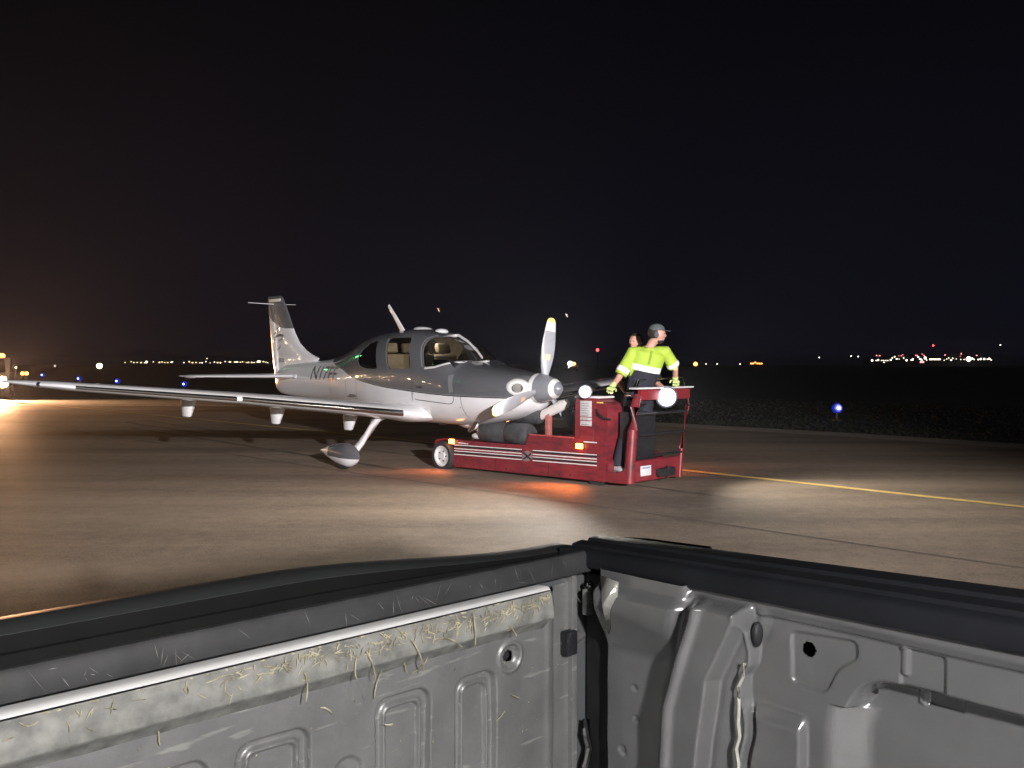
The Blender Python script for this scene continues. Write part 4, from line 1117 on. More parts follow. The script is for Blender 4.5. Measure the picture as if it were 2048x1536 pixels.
# ================================================================== PICKUP TRUCK (the photographer stands in its bed)
Ta = Vector((math.sin(math.radians(47)), math.cos(math.radians(47)), 0)); Tb = Vector((-Ta.y, Ta.x, 0))
P0 = Vector((0.11435, 1.49421, 0.0))
truck = empty('pickup_truck', P0, (0, 0, math.atan2(-Ta.y, -Ta.x)))       # local x = leftwards along the tailgate, local -y... = towards the cab
tag(truck, 'open bed of a grey pickup truck with black rails in the foreground', 'truck')
# local axes: X = -Ta (along the tailgate), Y = local; check sign so that +Y points to the cab (-Tb)
Yloc = Vector((0, 0, 1)).cross(-Ta)
SGN = 1 if Yloc.dot(-Tb) > 0 else -1
def tb(u, s, z): return Vector((u, s * SGN, z))        # u along tailgate, s along bed side towards the cab

m_bed = mat('bed_paint', (0.235, 0.237, 0.24), 0.42, metal=0.45, coat=0.25, noise=0.08, nscale=18)
nt = m_bed.node_tree; b = nt.nodes['Principled BSDF']
# fine scratches and speckle
t = N(m_bed, 'ShaderNodeTexCoord'); mp = N(m_bed, 'ShaderNodeMapping'); mp.inputs['Rotation'].default_value = (0.3, 0.5, 0.4); mp.inputs['Scale'].default_value = (6, 90, 40)
nt.links.new(t.outputs['Object'], mp.inputs[0])
sn = N(m_bed, 'ShaderNodeTexNoise'); sn.inputs['Scale'].default_value = 2.2; sn.inputs['Detail'].default_value = 3; nt.links.new(mp.outputs[0], sn.inputs['Vector'])
rp = N(m_bed, 'ShaderNodeValToRGB'); rp.color_ramp.elements[0].position = .63; rp.color_ramp.elements[1].position = .70; nt.links.new(sn.outputs[0], rp.inputs[0])
sn2 = N(m_bed, 'ShaderNodeTexNoise'); sn2.inputs['Scale'].default_value = 420; sn2.inputs['Detail'].default_value = 2; nt.links.new(t.outputs['Object'], sn2.inputs['Vector'])
mm_ = N(m_bed, 'ShaderNodeMapRange'); mm_.inputs[1].default_value = .35; mm_.inputs[2].default_value = .65; mm_.inputs[3].default_value = .30; mm_.inputs[4].default_value = .50
nt.links.new(sn2.outputs[0], mm_.inputs[0]); nt.links.new(mm_.outputs[0], b.inputs['Roughness'])
dn = N(m_bed, 'ShaderNodeTexNoise'); dn.inputs['Scale'].default_value = 9; dn.inputs['Detail'].default_value = 8; dn.inputs['Roughness'].default_value = .7; nt.links.new(t.outputs['Object'], dn.inputs['Vector'])
dr = N(m_bed, 'ShaderNodeValToRGB'); dr.color_ramp.elements[0].position = .35; dr.color_ramp.elements[0].color = (.20, .20, .20, 1); dr.color_ramp.elements[1].position = .7; dr.color_ramp.elements[1].color = (.275, .275, .27, 1)
nt.links.new(dn.outputs[0], dr.inputs[0])
mxs = N(m_bed, 'ShaderNodeMix'); mxs.data_type = 'RGBA'; mxs.inputs[7].default_value = (.36, .36, .34, 1); nt.links.new(dr.outputs[0], mxs.inputs[6])
scf = N(m_bed, 'ShaderNodeMath'); scf.operation = 'MULTIPLY'; scf.inputs[1].default_value = .95; nt.links.new(rp.outputs[0], scf.inputs[0])
nt.links.new(scf.outputs[0], mxs.inputs[0]); nt.links.new(mxs.outputs[2], b.inputs['Base Color'])
bpn = N(m_bed, 'ShaderNodeBump'); bpn.inputs['Strength'].default_value = .12; bpn.inputs['Distance'].default_value = .002; nt.links.new(sn2.outputs[0], bpn.inputs['Height']); nt.links.new(bpn.outputs[0], b.inputs['Normal'])
m_dirt = mat('dusty_ledge', (0.21, 0.21, 0.195), 0.65, noise=.35, nscale=45, bump=.12, bscale=90)
m_cap_t = mat('tailgate_cap_plastic', (0.031, 0.031, 0.032), 0.65, noise=.35, nscale=22, bump=.05, bscale=500)
m_rail = mat('rail_plastic', (0.012, 0.013, 0.016), 0.5, noise=.15, nscale=14, bump=.04, bscale=500, spec=.3)
m_outer = mat('truck_paint', (0.10, 0.105, 0.11), 0.25, coat=.8, noise=.05)


def sweep(name, prof_fn, u0, u1, n, along, m, parent, smooth_angle=35, cap=True):
    """prof_fn(u) -> list of (inward offset, z); swept along the tailgate ('t') or the bed side ('s')"""
    bm = bmesh.new(); rings = []
    for k in range(n + 1):
        u = u0 + (u1 - u0) * k / n
        rings.append([bm.verts.new(tb(u, o, z) if along == 't' else tb(o, u, z)) for o, z in prof_fn(u)])
    for A, Bv in zip(rings, rings[1:]):
        for q in range(len(A) - 1): bm.faces.new((A[q], A[q + 1], Bv[q + 1], Bv[q]))
    if cap:
        bm.faces.new(rings[0]); bm.faces.new(rings[-1])
    return obj(name, bm, m, parent, angle=smooth_angle)


def rr_sdf(U, Z, u0, u1, z0, z1, r):
    cu, cz = (u0 + u1) / 2, (z0 + z1) / 2; hu, hz = (u1 - u0) / 2 - r, (z1 - z0) / 2 - r
    du = np.abs(U - cu) - hu; dz = np.abs(Z - cz) - hz
    return np.hypot(np.maximum(du, 0), np.maximum(dz, 0)) + np.minimum(np.maximum(du, dz), 0) - r


def sm(x): x = np.clip(x, 0, 1); return x * x * (3 - 2 * x)


def poly_sdf(U, Z, poly):
    d = np.full(U.shape, 1e9); ins = np.zeros(U.shape, bool); n = len(poly)
    for i in range(n):
        x1, z1 = poly[i]; x2, z2 = poly[i - 1]
        ex_, ez_ = x2 - x1, z2 - z1; L = ex_ * ex_ + ez_ * ez_ + 1e-12
        t_ = np.clip(((U - x1) * ex_ + (Z - z1) * ez_) / L, 0, 1)
        d = np.minimum(d, np.hypot(U - x1 - ex_ * t_, Z - z1 - ez_ * t_))
        c = (z1 > Z) != (z2 > Z)
        with np.errstate(divide='ignore', invalid='ignore'): xc = (x2 - x1) * (Z - z1) / (z2 - z1 + 1e-15) + x1
        ins ^= c & (U < xc)
    return np.where(ins, -d, d)


def field(name, u0, u1, z0, z1, step, hfun, along, m, parent, base, holes=()):
    step = step * .72
    nu = int((u1 - u0) / step); nz = int((z1 - z0) / step)
    us = np.linspace(u0, u1, nu + 1); zs = np.linspace(z0, z1, nz + 1); U, Z = np.meshgrid(us, zs)
    Hh = hfun(U, Z)
    if along == 't': V = np.stack([U, (base + Hh) * SGN, Z], -1)
    else: V = np.stack([base + Hh, U * SGN, Z], -1)
    V = V.reshape(-1, 3); idx = np.arange((nu + 1) * (nz + 1)).reshape(nz + 1, nu + 1)
    F = np.stack([idx[:-1, :-1], idx[:-1, 1:], idx[1:, 1:], idx[1:, :-1]], -1).reshape(-1, 4)
    if holes:
        cu = U[:-1, :-1].reshape(-1) + step / 2; cz = Z[:-1, :-1].reshape(-1) + step / 2; keep = np.ones(len(F), bool)
        for hu, hz, hr_ in holes: keep &= np.hypot(cu - hu, cz - hz) > hr_
        F = F[keep]
    me = bpy.data.meshes.new(name); me.from_pydata(V.tolist(), [], F.tolist()); me.materials.append(m)
    me.polygons.foreach_set('use_smooth', [True] * len(me.polygons)); me.update()
    o = bpy.data.objects.new(name, me); COL.objects.link(o); o.parent = parent
    return o


# --- tailgate
gate = empty('tailgate'); gate.parent = truck
def gate_h(U, Z):
    h = np.zeros(U.shape)
    for (a, b_, zt, zb_) in ((.245, .317, 1.127, .86), (.361, .445, 1.130, .86), (.540, .632, 1.126, .86), (.665, .735, 1.124, .86), (.775, .845, 1.124, .86), (.885, .96, 1.124, .86)):
        d = rr_sdf(U, Z, a, b_, zb_, zt, .018)
        h -= .0095 * sm(-d / .0042 + .5)
        d2 = rr_sdf(U, Z, a + .011, b_ - .011, zb_, zt - .010, .012)
        h += .0062 * sm(-(d2) / .0040 + .5)
        h -= .0062 * sm(-(rr_sdf(U, Z, a + .0165, b_ - .0165, zb_, zt - .0155, .010)) / .003 + .5)
    # pressed round recesses
    for cu, cz, r in ((.487, 1.052, .020), (.700, .99, .02)):
        h -= .005 * sm((r - np.hypot(U - cu, Z - cz)) / .007 + .5)
    # bolt dish
    d = np.hypot(U - .218, Z - 1.138)
    h += .0035 * sm((.026 - d) / .006) - .009 * sm((.020 - d) / .009)
    # rounded edge towards the latch
    e_ = np.clip((.135 - U) / .032, 0, 1); h -= .026 * sm(e_)
    h += .0022 * np.exp(-((U - .142) / .006) ** 2)
    # slight dents and waviness
    h += .0008 * np.sin(U * 37 + 1.3) * np.sin(Z * 29) + .0005 * np.sin(U * 90 + Z * 40)
    return h
field('inner_panel', .068, .98, .80, 1.2165, .0026, gate_h, 't', m_bed, gate, .062, holes=((.218, 1.138, .0085),))
LATHE('bolt', [(.0001, .004), (.006, .004), (.0085, 0), (.0085, -.01)], tb(.218, .050, 1.138), (0, SGN, 0), m_dark, gate, 16)
# pressed ledge with top coloured pale for the light from above, dusty face
prof_l = lambda u: [(.050, 1.2275), (.0705, 1.2290), (.0745, 1.2270), (.0760, 1.2245)]
sweep('ledge_top', prof_l, .152, .99, 40, 't', mat('lit_ledge_paint', (.70, .70, .69), .4, metal=.1, coat=.3, noise=.06, nscale=12), gate, 60, cap=False)
prof_f = lambda u: [(.0760, 1.2225), (.0765, 1.2205), (.0800 + .0006 * math.sin(u * 40), 1.2180), (.0830, 1.200), (.0850, 1.188), (.083, 1.1845), (.074, 1.1790), (.064, 1.1680), (.060, 1.1640)]
sweep('ledge_face', prof_f, .152, .99, 60, 't', m_dirt, gate, 60, cap=False)
bm = bmesh.new()
pts = [(.050, 1.2275), (.0705, 1.2290), (.0760, 1.2245), (.0800, 1.2180), (.0830, 1.200), (.0850, 1.188), (.066, 1.1700), (.050, 1.166)]
A = [bm.verts.new(tb(.152, o, z)) for o, z in pts]; Bv = [bm.verts.new(tb(.149, o - .002, z)) for o, z in pts]
bm.faces.new(A); bm.faces.new(Bv)
for k in range(len(pts)): bm.faces.new((A[k], A[(k + 1) % len(pts)], Bv[(k + 1) % len(pts)], Bv[k]))
obj('ledge_end', bm, m_bed, gate)
# plastic cap along the top
def cap_prof(u):
    k = float(sm(np.array((u - .05) / .50))) ; r = -.010 + .032 * k
    return r
def cap_in(u): return [(.048, 1.2335), (.0615, 1.2335), (.0630, 1.2370), (.0600, 1.2600), (.0560, 1.2640), (.0500, 1.2645), (.0470, 1.2600), (.0465, 1.2335)]
def cap_mid(u):
    r = cap_prof(u); return [(.0462, 1.2440), (.0330, 1.2430), (.0320, 1.2530 + r * .2), (.0290, 1.2540 + r * .2), (.0270, 1.2450 + r * .3), (.0160, 1.2450 + r * .3), (.0140, 1.2580 + r * .35), (.0110, 1.2585 + r * .4), (.0075, 1.2500 + r * .5), (.0040, 1.2520 + r * .6), (-.0040, 1.2630 + r * .80), (-.0045, 1.2440)]
def cap_out(u):
    r = cap_prof(u); return [(-.0050, 1.2440), (-.0048, 1.2632 + r * .81), (-.0120, 1.2655 + r * .90), (-.026, 1.2672 + r * .96), (-.050, 1.2665 + r), (-.058, 1.2640 + r), (-.062, 1.2560 + r), (-.063, 1.2300), (-.005, 1.2300)]
sweep('top_cap', cap_in, .012, 1.56, 80, 't', m_cap_t, gate, 40)
sweep('cap_groove_shade', cap_mid, .012, 1.56, 80, 't', mat('groove_black', (.006, .006, .006), .7, noise=.2, spec=.15), gate, 40)  # groove coloured black in place of its shade
sweep('outer_cap', cap_out, .012, 1.56, 80, 't', mat('outer_cap_grey', (.032, .034, .035), .45, noise=.1, nscale=10), gate, 40)
sweep('outer_skin', lambda u: [(-.052, 1.23), (-.060, 1.15), (-.055, .95), (-.045, .75), (-.02, .74), (.03, .74), (.03, 1.0), (.03, 1.23)], .012, 1.56, 24, 't', m_outer, gate)
B('inner_edge_plate', tb(.060, .0, .74) , tb(.072, .045 , 1.232), m_bed, gate, .002)
# latch parts in the gap between tailgate and side
T('latch_striker', [tb(.035, .030, 1.125), tb(.088, .045, 1.125)], .0075, m_bed, gate, 12)
bm = bmesh.new(); box(bm, tb(.066, .036, 1.106), tb(.090, .052, 1.144), .004); obj('striker_slot', bm, m_black, gate)
B('latch_plate', tb(.040, .05, 1.165), tb(.056, .060, 1.205), m_bed, gate, .003)
BALL('latch_pivot', tb(.048, .060, 1.212), .006, m_chrome, gate)
T('support_cable', [tb(.045, .05, 1.00), tb(.052, .056, .98), tb(.040, .052, .955), tb(.054, .056, .93), tb(.045, .05, .90)], .006, m_chrome, gate, 8)
# other half of the inner panel, plain beyond the frame
B('inner_panel', tb(.98, .03, .80), tb(1.55, .060, 1.2165), m_bed, gate, .003)

# --- bed side
sidew = empty('bed_side'); sidew.parent = truck
r1z = np.array([.70, .98, 1.082, 1.165, 1.21, 1.235]); r1s = np.array([.230, .233, .241, .266, .282, .288])
r2z = np.array([.70, .95, 1.0, 1.132, 1.175, 1.214, 1.235]); r2s = np.array([.268, .274, .279, .298, .318, .337, .340])
def side_h(S, Z):
    R1 = np.interp(Z, r1z, r1s); R2 = np.interp(Z, r2z, r2s); SE = .340 + .004 * np.sin(Z * 60) + .006 * sm((Z - 1.14) / .02)
    h = np.zeros(S.shape)
    # flat lower face, overhanging pocket above it
    pocket = sm((Z - 1.120) / .085) * sm((R1 + .01 - S) / .06)
    h += .034 * pocket
    h -= .016 * sm((Z - 1.212) / .018) * sm((.335 - S) / .03)
    # crease then rounded post
    cr_ = R1 - .030
    h -= .004 * np.exp(-((S - cr_) / .006) ** 2)
    post = sm((S - cr_) / (R1 - cr_))
    h = h * (1 - post) + post * (.048 + 0 * S)
    h -= .010 * sm((S - R1 + .002) / .016)
    h -= .024 * sm((S - R2) / .015)
    h -= .006 * sm((S - R2 - .018) / .02)
    # welded seam: sheet ends, next panel lies deeper
    h += .0035 * np.exp(-((S - SE) / .0032) ** 2)
    h -= .018 * sm((S - SE - .001) / .004)
    # embossed stiffener with hole
    tri = rounded([(.399, 1.211), (.486, 1.216), (.488, 1.196), (.462, 1.176), (.446, 1.142), (.400, 1.145)], .010, 5)
    d = poly_sdf(S, Z, tri); h -= .0045 * sm(-d / .0045 + .5)
    # wheel housing recess on the right and its boundary
    arch = rounded([(.478, .60), (.478, 1.118), (.505, 1.163), (.56, 1.166), (1.9, 1.160), (1.9, .60)], .045, 8)
    d = poly_sdf(S, Z, arch)
    h -= .034 * sm((-d + .006) / np.where((Z < 1.13) & (S < .52), .055, .016) + .55)
    # shoulder pad on the left of it
    pad = sm((1.112 - Z) / .026) * sm((.425 - S) / .01) * sm((S - SE - .004) / .01)
    h += .014 * pad
    h -= .006 * sm((Z - 1.222) / .006) * sm((S - .35) / .01) * -1
    # tie-down recesses
    d = rr_sdf(S, Z, .540, .591, 1.172, 1.222, .006); h -= .004 * sm(-d / .004 + .5)
    d = rr_sdf(S, Z, .550, .600, 1.150, 1.200, .006); h -= .004 * sm(-d / .004 + .5) * (Z < 1.172)
    # raised bars
    d = rr_sdf(S, Z, .541, .549, 1.190, 1.224, .0035); h += .006 * sm(-d / .004 + .5)
    d = rr_sdf(S, Z, .549, .557, 1.150, 1.172, .0035); h += .006 * sm(-d / .004 + .5)
    for cs, cz_, rr_ in ((.128, .977, .007), (.150, 1.075, .005), (.152, 1.03, .005)):
        h -= .003 * sm((rr_ - np.hypot(S - cs, Z - cz_)) / .003 + .5)
    # edge towards the tailgate rolls away
    h -= .030 * sm((.100 - S) / .022)
    h += .0007 * np.sin(S * 31 + Z * 17) + .0005 * np.sin(Z * 70 + S * 12)
    return h * (1 - sm((Z - 1.226) / .012) * (S > .25)) 
field('inner_panel', .082, 1.05, .80, 1.246, .0026, side_h, 's', mat('side_bed_paint', (.225, .227, .23), .24, metal=.5, coat=.8, noise=.07, nscale=16, bump=.06, bscale=400), sidew, .050, holes=((.422, 1.192, .0095),))
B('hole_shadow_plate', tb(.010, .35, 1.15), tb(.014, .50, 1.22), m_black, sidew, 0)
# loose sheet edge strip along the weld seam (bright, crumpled)
P = []
rg = random.Random(11)
for k in range(22):
    z = 1.165 - k * .0165
    P.append(tb(.050 + .021 + rg.uniform(-.002, .002), .341 + rg.uniform(-.0022, .0022) + (.009 if z > 1.135 else 0), z))
T('seam_lip', P, [(.0030, .0018)] * len(P), mat('bright_sealant', (.50, .49, .42), .25, coat=.6, noise=.1, nscale=60), sidew, 8)
# corner bracket, folded bright sheet
bm = bmesh.new()
q = [tb(.074, .104, 1.238), tb(.088, .150, 1.238), tb(.080, .142, 1.205), tb(.066, .112, 1.150), tb(.060, .104, 1.180)]
f0 = [bm.verts.new(p) for p in q]; mid = bm.verts.new(tb(.092, .124, 1.200))
for k in range(5): bm.faces.new((f0[k], f0[(k + 1) % 5], mid))
o = obj('corner_bracket', bm, mat('bright_bracket', (.50, .50, .46), .28, metal=.5, coat=.5, noise=.1, nscale=30, bump=.4, bscale=60), sidew, angle=20)
so_ = o.modifiers.new('s', 'SOLIDIFY'); so_.thickness = .003
# black ball standing in for a dark hole at the post
BALL('post_hole_dark', tb(.052, .357, 1.200), (.010, .006, .017), m_black, sidew)
# body jamb, coloured black to keep the gap dark
B('gap_jamb', tb(-.04, .035, .78), tb(.030, .100, 1.240), m_black, sidew, .004)
# rail
def rail_prof(s):
    k = .026 * min(1, max(0, s / .7)); e_ = float(sm(np.array(s / .09)))
    return [(.046, 1.2400 + k * .35), (.0575, 1.2400 + k * .35), (.0590, 1.2440 + k * .35), (.0560, 1.2600 + k * .6), (.0520, 1.2640 + k * .6), (.040, 1.2650 + k * .7), (.037, 1.2620 + k * .7), (.028, 1.2620 + k * .7), (.025, 1.2655 + k * .8),
            (.004, 1.2680 + k * .8), (.001, 1.2650 + k * .8), (-.010, 1.2650 + k * .85), (-.013, 1.2690 + k * .9), (-.045, 1.2700 + k), (-.062 - .006 * e_, 1.2650 + k), (-.070 - .006 * e_, 1.2500 + k), (-.070, 1.2300), (.046, 1.2300)]
sweep('bed_rail', rail_prof, .002, 1.95, 90, 's', m_rail, sidew, 40)
sweep('outer_skin', lambda s: [(-.060, 1.23), (-.085, 1.12), (-.09, .95), (-.08, .72), (-.05, .55), (-.03, .55), (-.03, 1.23)], .002, 1.95, 12, 's', m_outer, sidew)
B('inner_panel', tb(.0, 1.05, .80), tb(.045, 1.95, 1.235), m_bed, sidew, .003)
# chrome strip added as a glint on the outer corner paint
T('corner_glint', [tb(-.060, .01, 1.262), tb(-.066, .08, 1.268), tb(-.068, .20, 1.272)], .004, m_chrome, sidew, 8)
# --- rest of the bed
flr = B('bed_floor', tb(.0, .0, .74), tb(1.56, 1.95, .78), m_bed, truck, .003)
cabp = [(1.97, .60), (1.97, 1.28), (2.05, 1.90), (2.20, 1.95), (3.3, 1.95), (3.95, 1.42), (4.9, 1.30), (5.1, .60)]
bm = bmesh.new(); prism(bm, [(a_ * SGN, z_) for a_, z_ in cabp], -.05, 1.64, 'yz'); obj('cab', bm, m_outer, truck, angle=20)
B('rear_window', tb(.18, 1.955, 1.32), tb(1.42, 1.985, 1.80), m_black, truck, .01)
LATHE('cargo_lamp', [(.045, 0), (.05, .015), (.03, .03), (.001, .034)], tb(1.05, 2.00, 1.90), (0, -SGN, 0), m_stw, truck, 16)
B('far_bed_side', tb(1.565, .0, .60), tb(1.64, 1.95, 1.25), m_outer, truck, .01)
B('rear_bumper', tb(.05, -.20, .50), tb(1.50, -.08, .64), m_dark, truck, .02)
for x, yw in ((-.04, 1.15), (1.60, 1.15), (-.04, 4.35), (1.60, 4.35)):
    bmw = bmesh.new(); lathe(bmw, [(.20, -.11), (.36, -.11), (.385, -.07), (.385, .07), (.36, .11), (.20, .11)], tb(x, yw, .415), (1, 0, 0), 30)
    wt = obj('truck_wheel', bmw, m_rubber, truck)
    LATHE('rim', [(.001, -.06), (.12, -.05), (.2, -.09), (.2, .09), (.12, .05), (.001, .06)], tb(x, yw, .415), (1, 0, 0), m_chrome, wt, 24, caps=False)

# --- dry grass clippings caught on the tailgate ledge
m_straw = mat('dry_grass', (0.36, 0.33, 0.22), 0.7, noise=.6, nscale=55)
bm = bmesh.new(); rg = random.Random(21)
def sliver(c, d, L, w, bend):
    pts = []
    n_ = 5
    for k in range(n_):
        t_ = k / (n_ - 1) - .5
        pts.append(c + d * L * t_ + Vector((0, SGN * .0012, 0)) + Vector((bend[0], abs(bend[1]) * SGN * .4, bend[2])) * (1 - (2 * t_) ** 2) * L * .25)
    tube(bm, pts, [(w * .6, .0004), (w, .0006), (w, .0006), (w, .0005), (w * .4, .0003)], 5, up=Vector((0, SGN, 0)))
for i in range(300):
    u = .16 + .50 * rg.random() ** 1.1 if i % 4 else rg.uniform(.16, .95)
    z = 1.2185 - abs(rg.gauss(0, .010)); z = max(z, 1.184)
    a = rg.gauss(PI / 2, .55) if rg.random() < .6 else rg.gauss(.15, .35)
    sliver(tb(u, .0812 + (1.2185 - z) * .11, z), Vector((math.cos(a), 0, math.sin(a))), rg.uniform(.003, .016), rg.uniform(.0003, .0010), (rg.uniform(-.4, .4), rg.uniform(0, 1), rg.uniform(-.4, .4)))
for i in range(46):                                                  # clumps of moss / bits
    u = rg.uniform(.16, .9); c = tb(u, .0785 - rg.random() * .004, 1.2215)
    ball(bm, c, (rg.uniform(.001, .004), .0012, rg.uniform(.0006, .0014)), 6, 4)
for (u, z, a, L) in ((.305, 1.20, 1.5, .045), (.40, 1.185, 1.15, .05), (.415, 1.175, .9, .04), (.56, 1.183, 1.5, .035), (.445, 1.155, 1.9, .04), (.235, 1.183, .9, .022), (.49, 1.19, 1.57, .03), (.62, 1.06, 2.0, .03), (.35, 1.19, .4, .05), (.47, 1.188, 1.2, .04), (.72, 1.165, 1.5, .02), (.85, 1.16, 1.6, .02), (.38, 1.163, 2.6, .03), (.52, 1.14, .6, .02), (.21, 1.08, .5, .02), (.24, 1.06, 2.6, .02), (.43, 1.10, .2, .015)):
    off = .0850 if z > 1.18 else .0645
    sliver(tb(u, off, z), Vector((math.cos(a), 0, math.sin(a))), L, .0011, (rg.uniform(-.5, .5), .4, rg.uniform(-.4, .4)))
for i in range(70):                                                 # specks on the panel
    u = rg.uniform(.09, .95); z = rg.uniform(.98, 1.17); a = rg.uniform(0, PI)
    sliver(tb(u, .0635 if u > .15 else .05, z), Vector((math.cos(a), 0, math.sin(a))), rg.uniform(.0015, .004), rg.uniform(.0002, .0005), (rg.uniform(-1, 1), .3, 0))
bs = bmesh.new()
for i in range(150):
    u = rg.uniform(.08, .95); z = rg.choice((rg.uniform(.98, 1.165), rg.uniform(1.185, 1.215), rg.uniform(1.238, 1.258)))
    o_f = .0632 if z < 1.17 else (.0818 if z < 1.22 else .0630)
    a = rg.gauss(1.2, .6); L = rg.uniform(.004, .032) * (1.5 if i % 5 == 0 else 1); w = rg.uniform(.0001, .0004); d = Vector((math.cos(a), 0, math.sin(a))); n2 = Vector((-d.z, 0, d.x)) * w
    c = tb(u, o_f, z); bs.faces.new([bs.verts.new(c - d * L / 2), bs.verts.new(c + n2), bs.verts.new(c + d * L / 2), bs.verts.new(c - n2)])
sc_o = obj('paint_scratches', bs, mat('scratched_metal', (.26, .26, .245), .5, metal=.2, noise=.45, nscale=80), gate, smooth=False); tag(sc_o, kind='stuff')
gc = obj('grass_clippings', bm, m_straw, gate, smooth=False); tag(gc, kind='stuff')

# ================================================================== LIGHTS ON THE FIELD AND FAR BACKGROUND
def at(u, v, D):
    """point at depth D seen at photograph pixel (u,v); only used to lay out the far field"""
    dx = (u - 1024) / FPX; return Vector((dx * D, D, CAM_H - (v - 728) / FPX * D))


m_metal_y = mat('yellow_stem', (.12, .09, .03), .6, noise=.2)
m_blue = lens_mat('blue_lens_halo', (0, -.06, .35), .12, .25, 5.0, .35, (.02, .06, 1.0))  # blue rim of the lens painted as the lamp's halo
m_bluecore = glow('blue_lamp_core', (0.50, 0.65, 1.0), 6)
def taxi_light(x, y, label, k=1.0):
    r_ = empty('taxiway_edge_light', (x, y, 0)); tag(r_, label, 'edge light', 'blue lights along the taxiway edge')
    LATHE('base', [(.14, 0), (.14, .03), (.05, .05)], (0, 0, 0), (0, 0, 1), m_metal_y, r_, 12)
    T('stem', [(0, 0, .04), (0, 0, .28)], .025, m_metal_y, r_, 8)
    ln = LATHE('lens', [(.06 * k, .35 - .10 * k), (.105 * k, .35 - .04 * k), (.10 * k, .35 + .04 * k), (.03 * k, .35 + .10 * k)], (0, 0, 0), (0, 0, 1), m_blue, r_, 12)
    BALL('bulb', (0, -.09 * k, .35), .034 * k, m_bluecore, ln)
    return r_
for x, y, lb, k in ((8.9, 25.3, 'blue edge light alone in the dark grass right of the tug', 1.35),
                    (-19.7, 55.6, 'blue edge light just above the wing, nearest the tailplane tip', 1.7), (-27.9, 65.4, 'second blue edge light to the left of the tailplane tip', 1.9),
                    (-35.9, 76.7, 'third blue edge light to the left of the tailplane tip', 2.0), (-51.3, 101.1, 'fourth blue edge light, beside the pair of orange lamps', 2.3), (-71.0, 130.8, 'farthest blue edge light, leftmost, above the orange headlamp', 2.6)):
    taxi_light(x, y, lb, k)
for x, y, k in ((-38, 36, 2.2), (-46, 32, 2.2), (-56, 30, 2.4), (-62, 24, 2.4), (-50, 44, 2.2)):  # blue lights added out of view, mirrored in the fuselage
    taxi_light(x, y, 'unseen blue light added left of the picture for reflections', k)
l = lamp_obj('edge_light_glow', 'POINT', (8.9, 25.2, .42), 6, (.15, .3, 1), shadow_soft_size=.05)

m_pole = mat('dark_pole', (.05, .05, .05), .7, noise=.2)
LM = {'warm': glow('warm_far_lamp', (1.0, .72, .34), 5.0), 'white': glow('white_far_lamp', (1.0, .92, .78), 6.5), 'red': glow('red_far_lamp', (1.0, .06, .07), 6.0),
      'orange': glow('orange_far_lamp', (1.0, .36, .08), 7.0), 'dim': glow('dim_far_lamp', (.9, .8, .7), 1.2), 'hot': glow('hot_far_lamp', (1.0, .85, .55), 16.0), 'pink': glow('pink_red_lamp', (1.0, .22, .22), 6)}
_posts = {}
def post_light(u, v, D, rpx, kind, label, group, name='lamp_post', cat='lamp'):
    p = at(u, v, D); r = rpx * D / FPX
    key = (name, kind)
    if key not in _posts:
        root = empty(name); T('pole', [(0, 0, 0), (0, 0, 1)], .5, m_pole, root, 6)
        BALL('lamp', (0, 0, 0), 1, LM[kind], root, 10, 6); _posts[key] = root; o = root
    else: o = copy_tree(_posts[key])
    z = max(p.z, r * 1.2)
    o.location = (p.x, p.y, 0); tag(o, label, cat, group)
    for ch in o.children:
        if ch.name.startswith('pole'): ch.scale = (.16, .16, z)
        else: ch.scale = (r, r, r); ch.location = (0, 0, z)
    return o


rg = random.Random(5)
city = [250, 262, 268, 275, 283, 290, 306, 318, 325, 330, 336, 342, 345, 368, 378, 385, 392, 400, 405, 412, 420, 428, 435, 442, 450, 458, 462, 470, 475, 480, 486, 492, 497, 503, 509, 514, 520, 526, 531, 535]
for i, u in enumerate(city):
    post_light(u + rg.uniform(-1, 1), 724.5 + rg.uniform(-1.8, 1.2), 900 + rg.uniform(-20, 60), rg.choice((.8, .9, 1.0, 1.3)), rg.choice(('warm', 'warm', 'white')),
               'tiny warm lamp in the distant row left of the tail fin', 'distant warm lamps in a row on the left horizon')
post_light(293, 724, 890, 2.1, 'white', 'brightest whitish lamp near the left end of the distant row', None)
post_light(518, 723, 890, 2.2, 'hot', 'bright yellowish lamp of the distant row close to the tail fin', None)
post_light(414, 717, 890, 1.0, 'warm', 'lamp standing higher than the rest of the distant row', None)
LM['side'] = glow('added_side_lamp', (1.0, .62, .30), 170.0); LM['sidew'] = glow('added_side_lamp_white', (1.0, .88, .68), 170.0); LM['green'] = glow('added_green_glow', (.12, 1.0, .25), 38)
def az_light(az, D, z, r, kind, label, group, name='lamp_post', cat='lamp'):
    a_ = math.radians(az); y_ = math.cos(a_) * D; x_ = -math.sin(a_) * D
    return post_light(1024 + x_ / y_ * FPX, 728 - (z - CAM_H) / y_ * FPX, y_, r / y_ * FPX, kind, label, group, name, cat)
for i in range(22):  # lamps added out of view for reflections along the fuselage
    az_light(50 + i * 1.5 + rg.uniform(-.6, .6), 170, 2.5 + rg.uniform(-1, 4), rg.uniform(.25, .55), rg.choice(('side', 'side', 'sidew')), 'unseen lamp added beyond the left edge for fuselage reflections', 'unseen lamps added left of the picture')
az_light(38.6, 51, 11.2, .40, 'green', 'unseen green lamp added beyond the left edge for a window reflection', None, 'added_green_mast', 'mast light')  # green lamps added out of view to mirror in the windows
az_light(54.0, 24, 10.0, .22, 'green', 'nearer unseen green lamp added beyond the left edge for a window reflection', None, 'added_green_mast', 'mast light')
post_light(199, 732, 260, 5.2, 'hot', 'large warm floodlight low on the horizon at the left', None, 'floodlight_mast', 'floodlight')
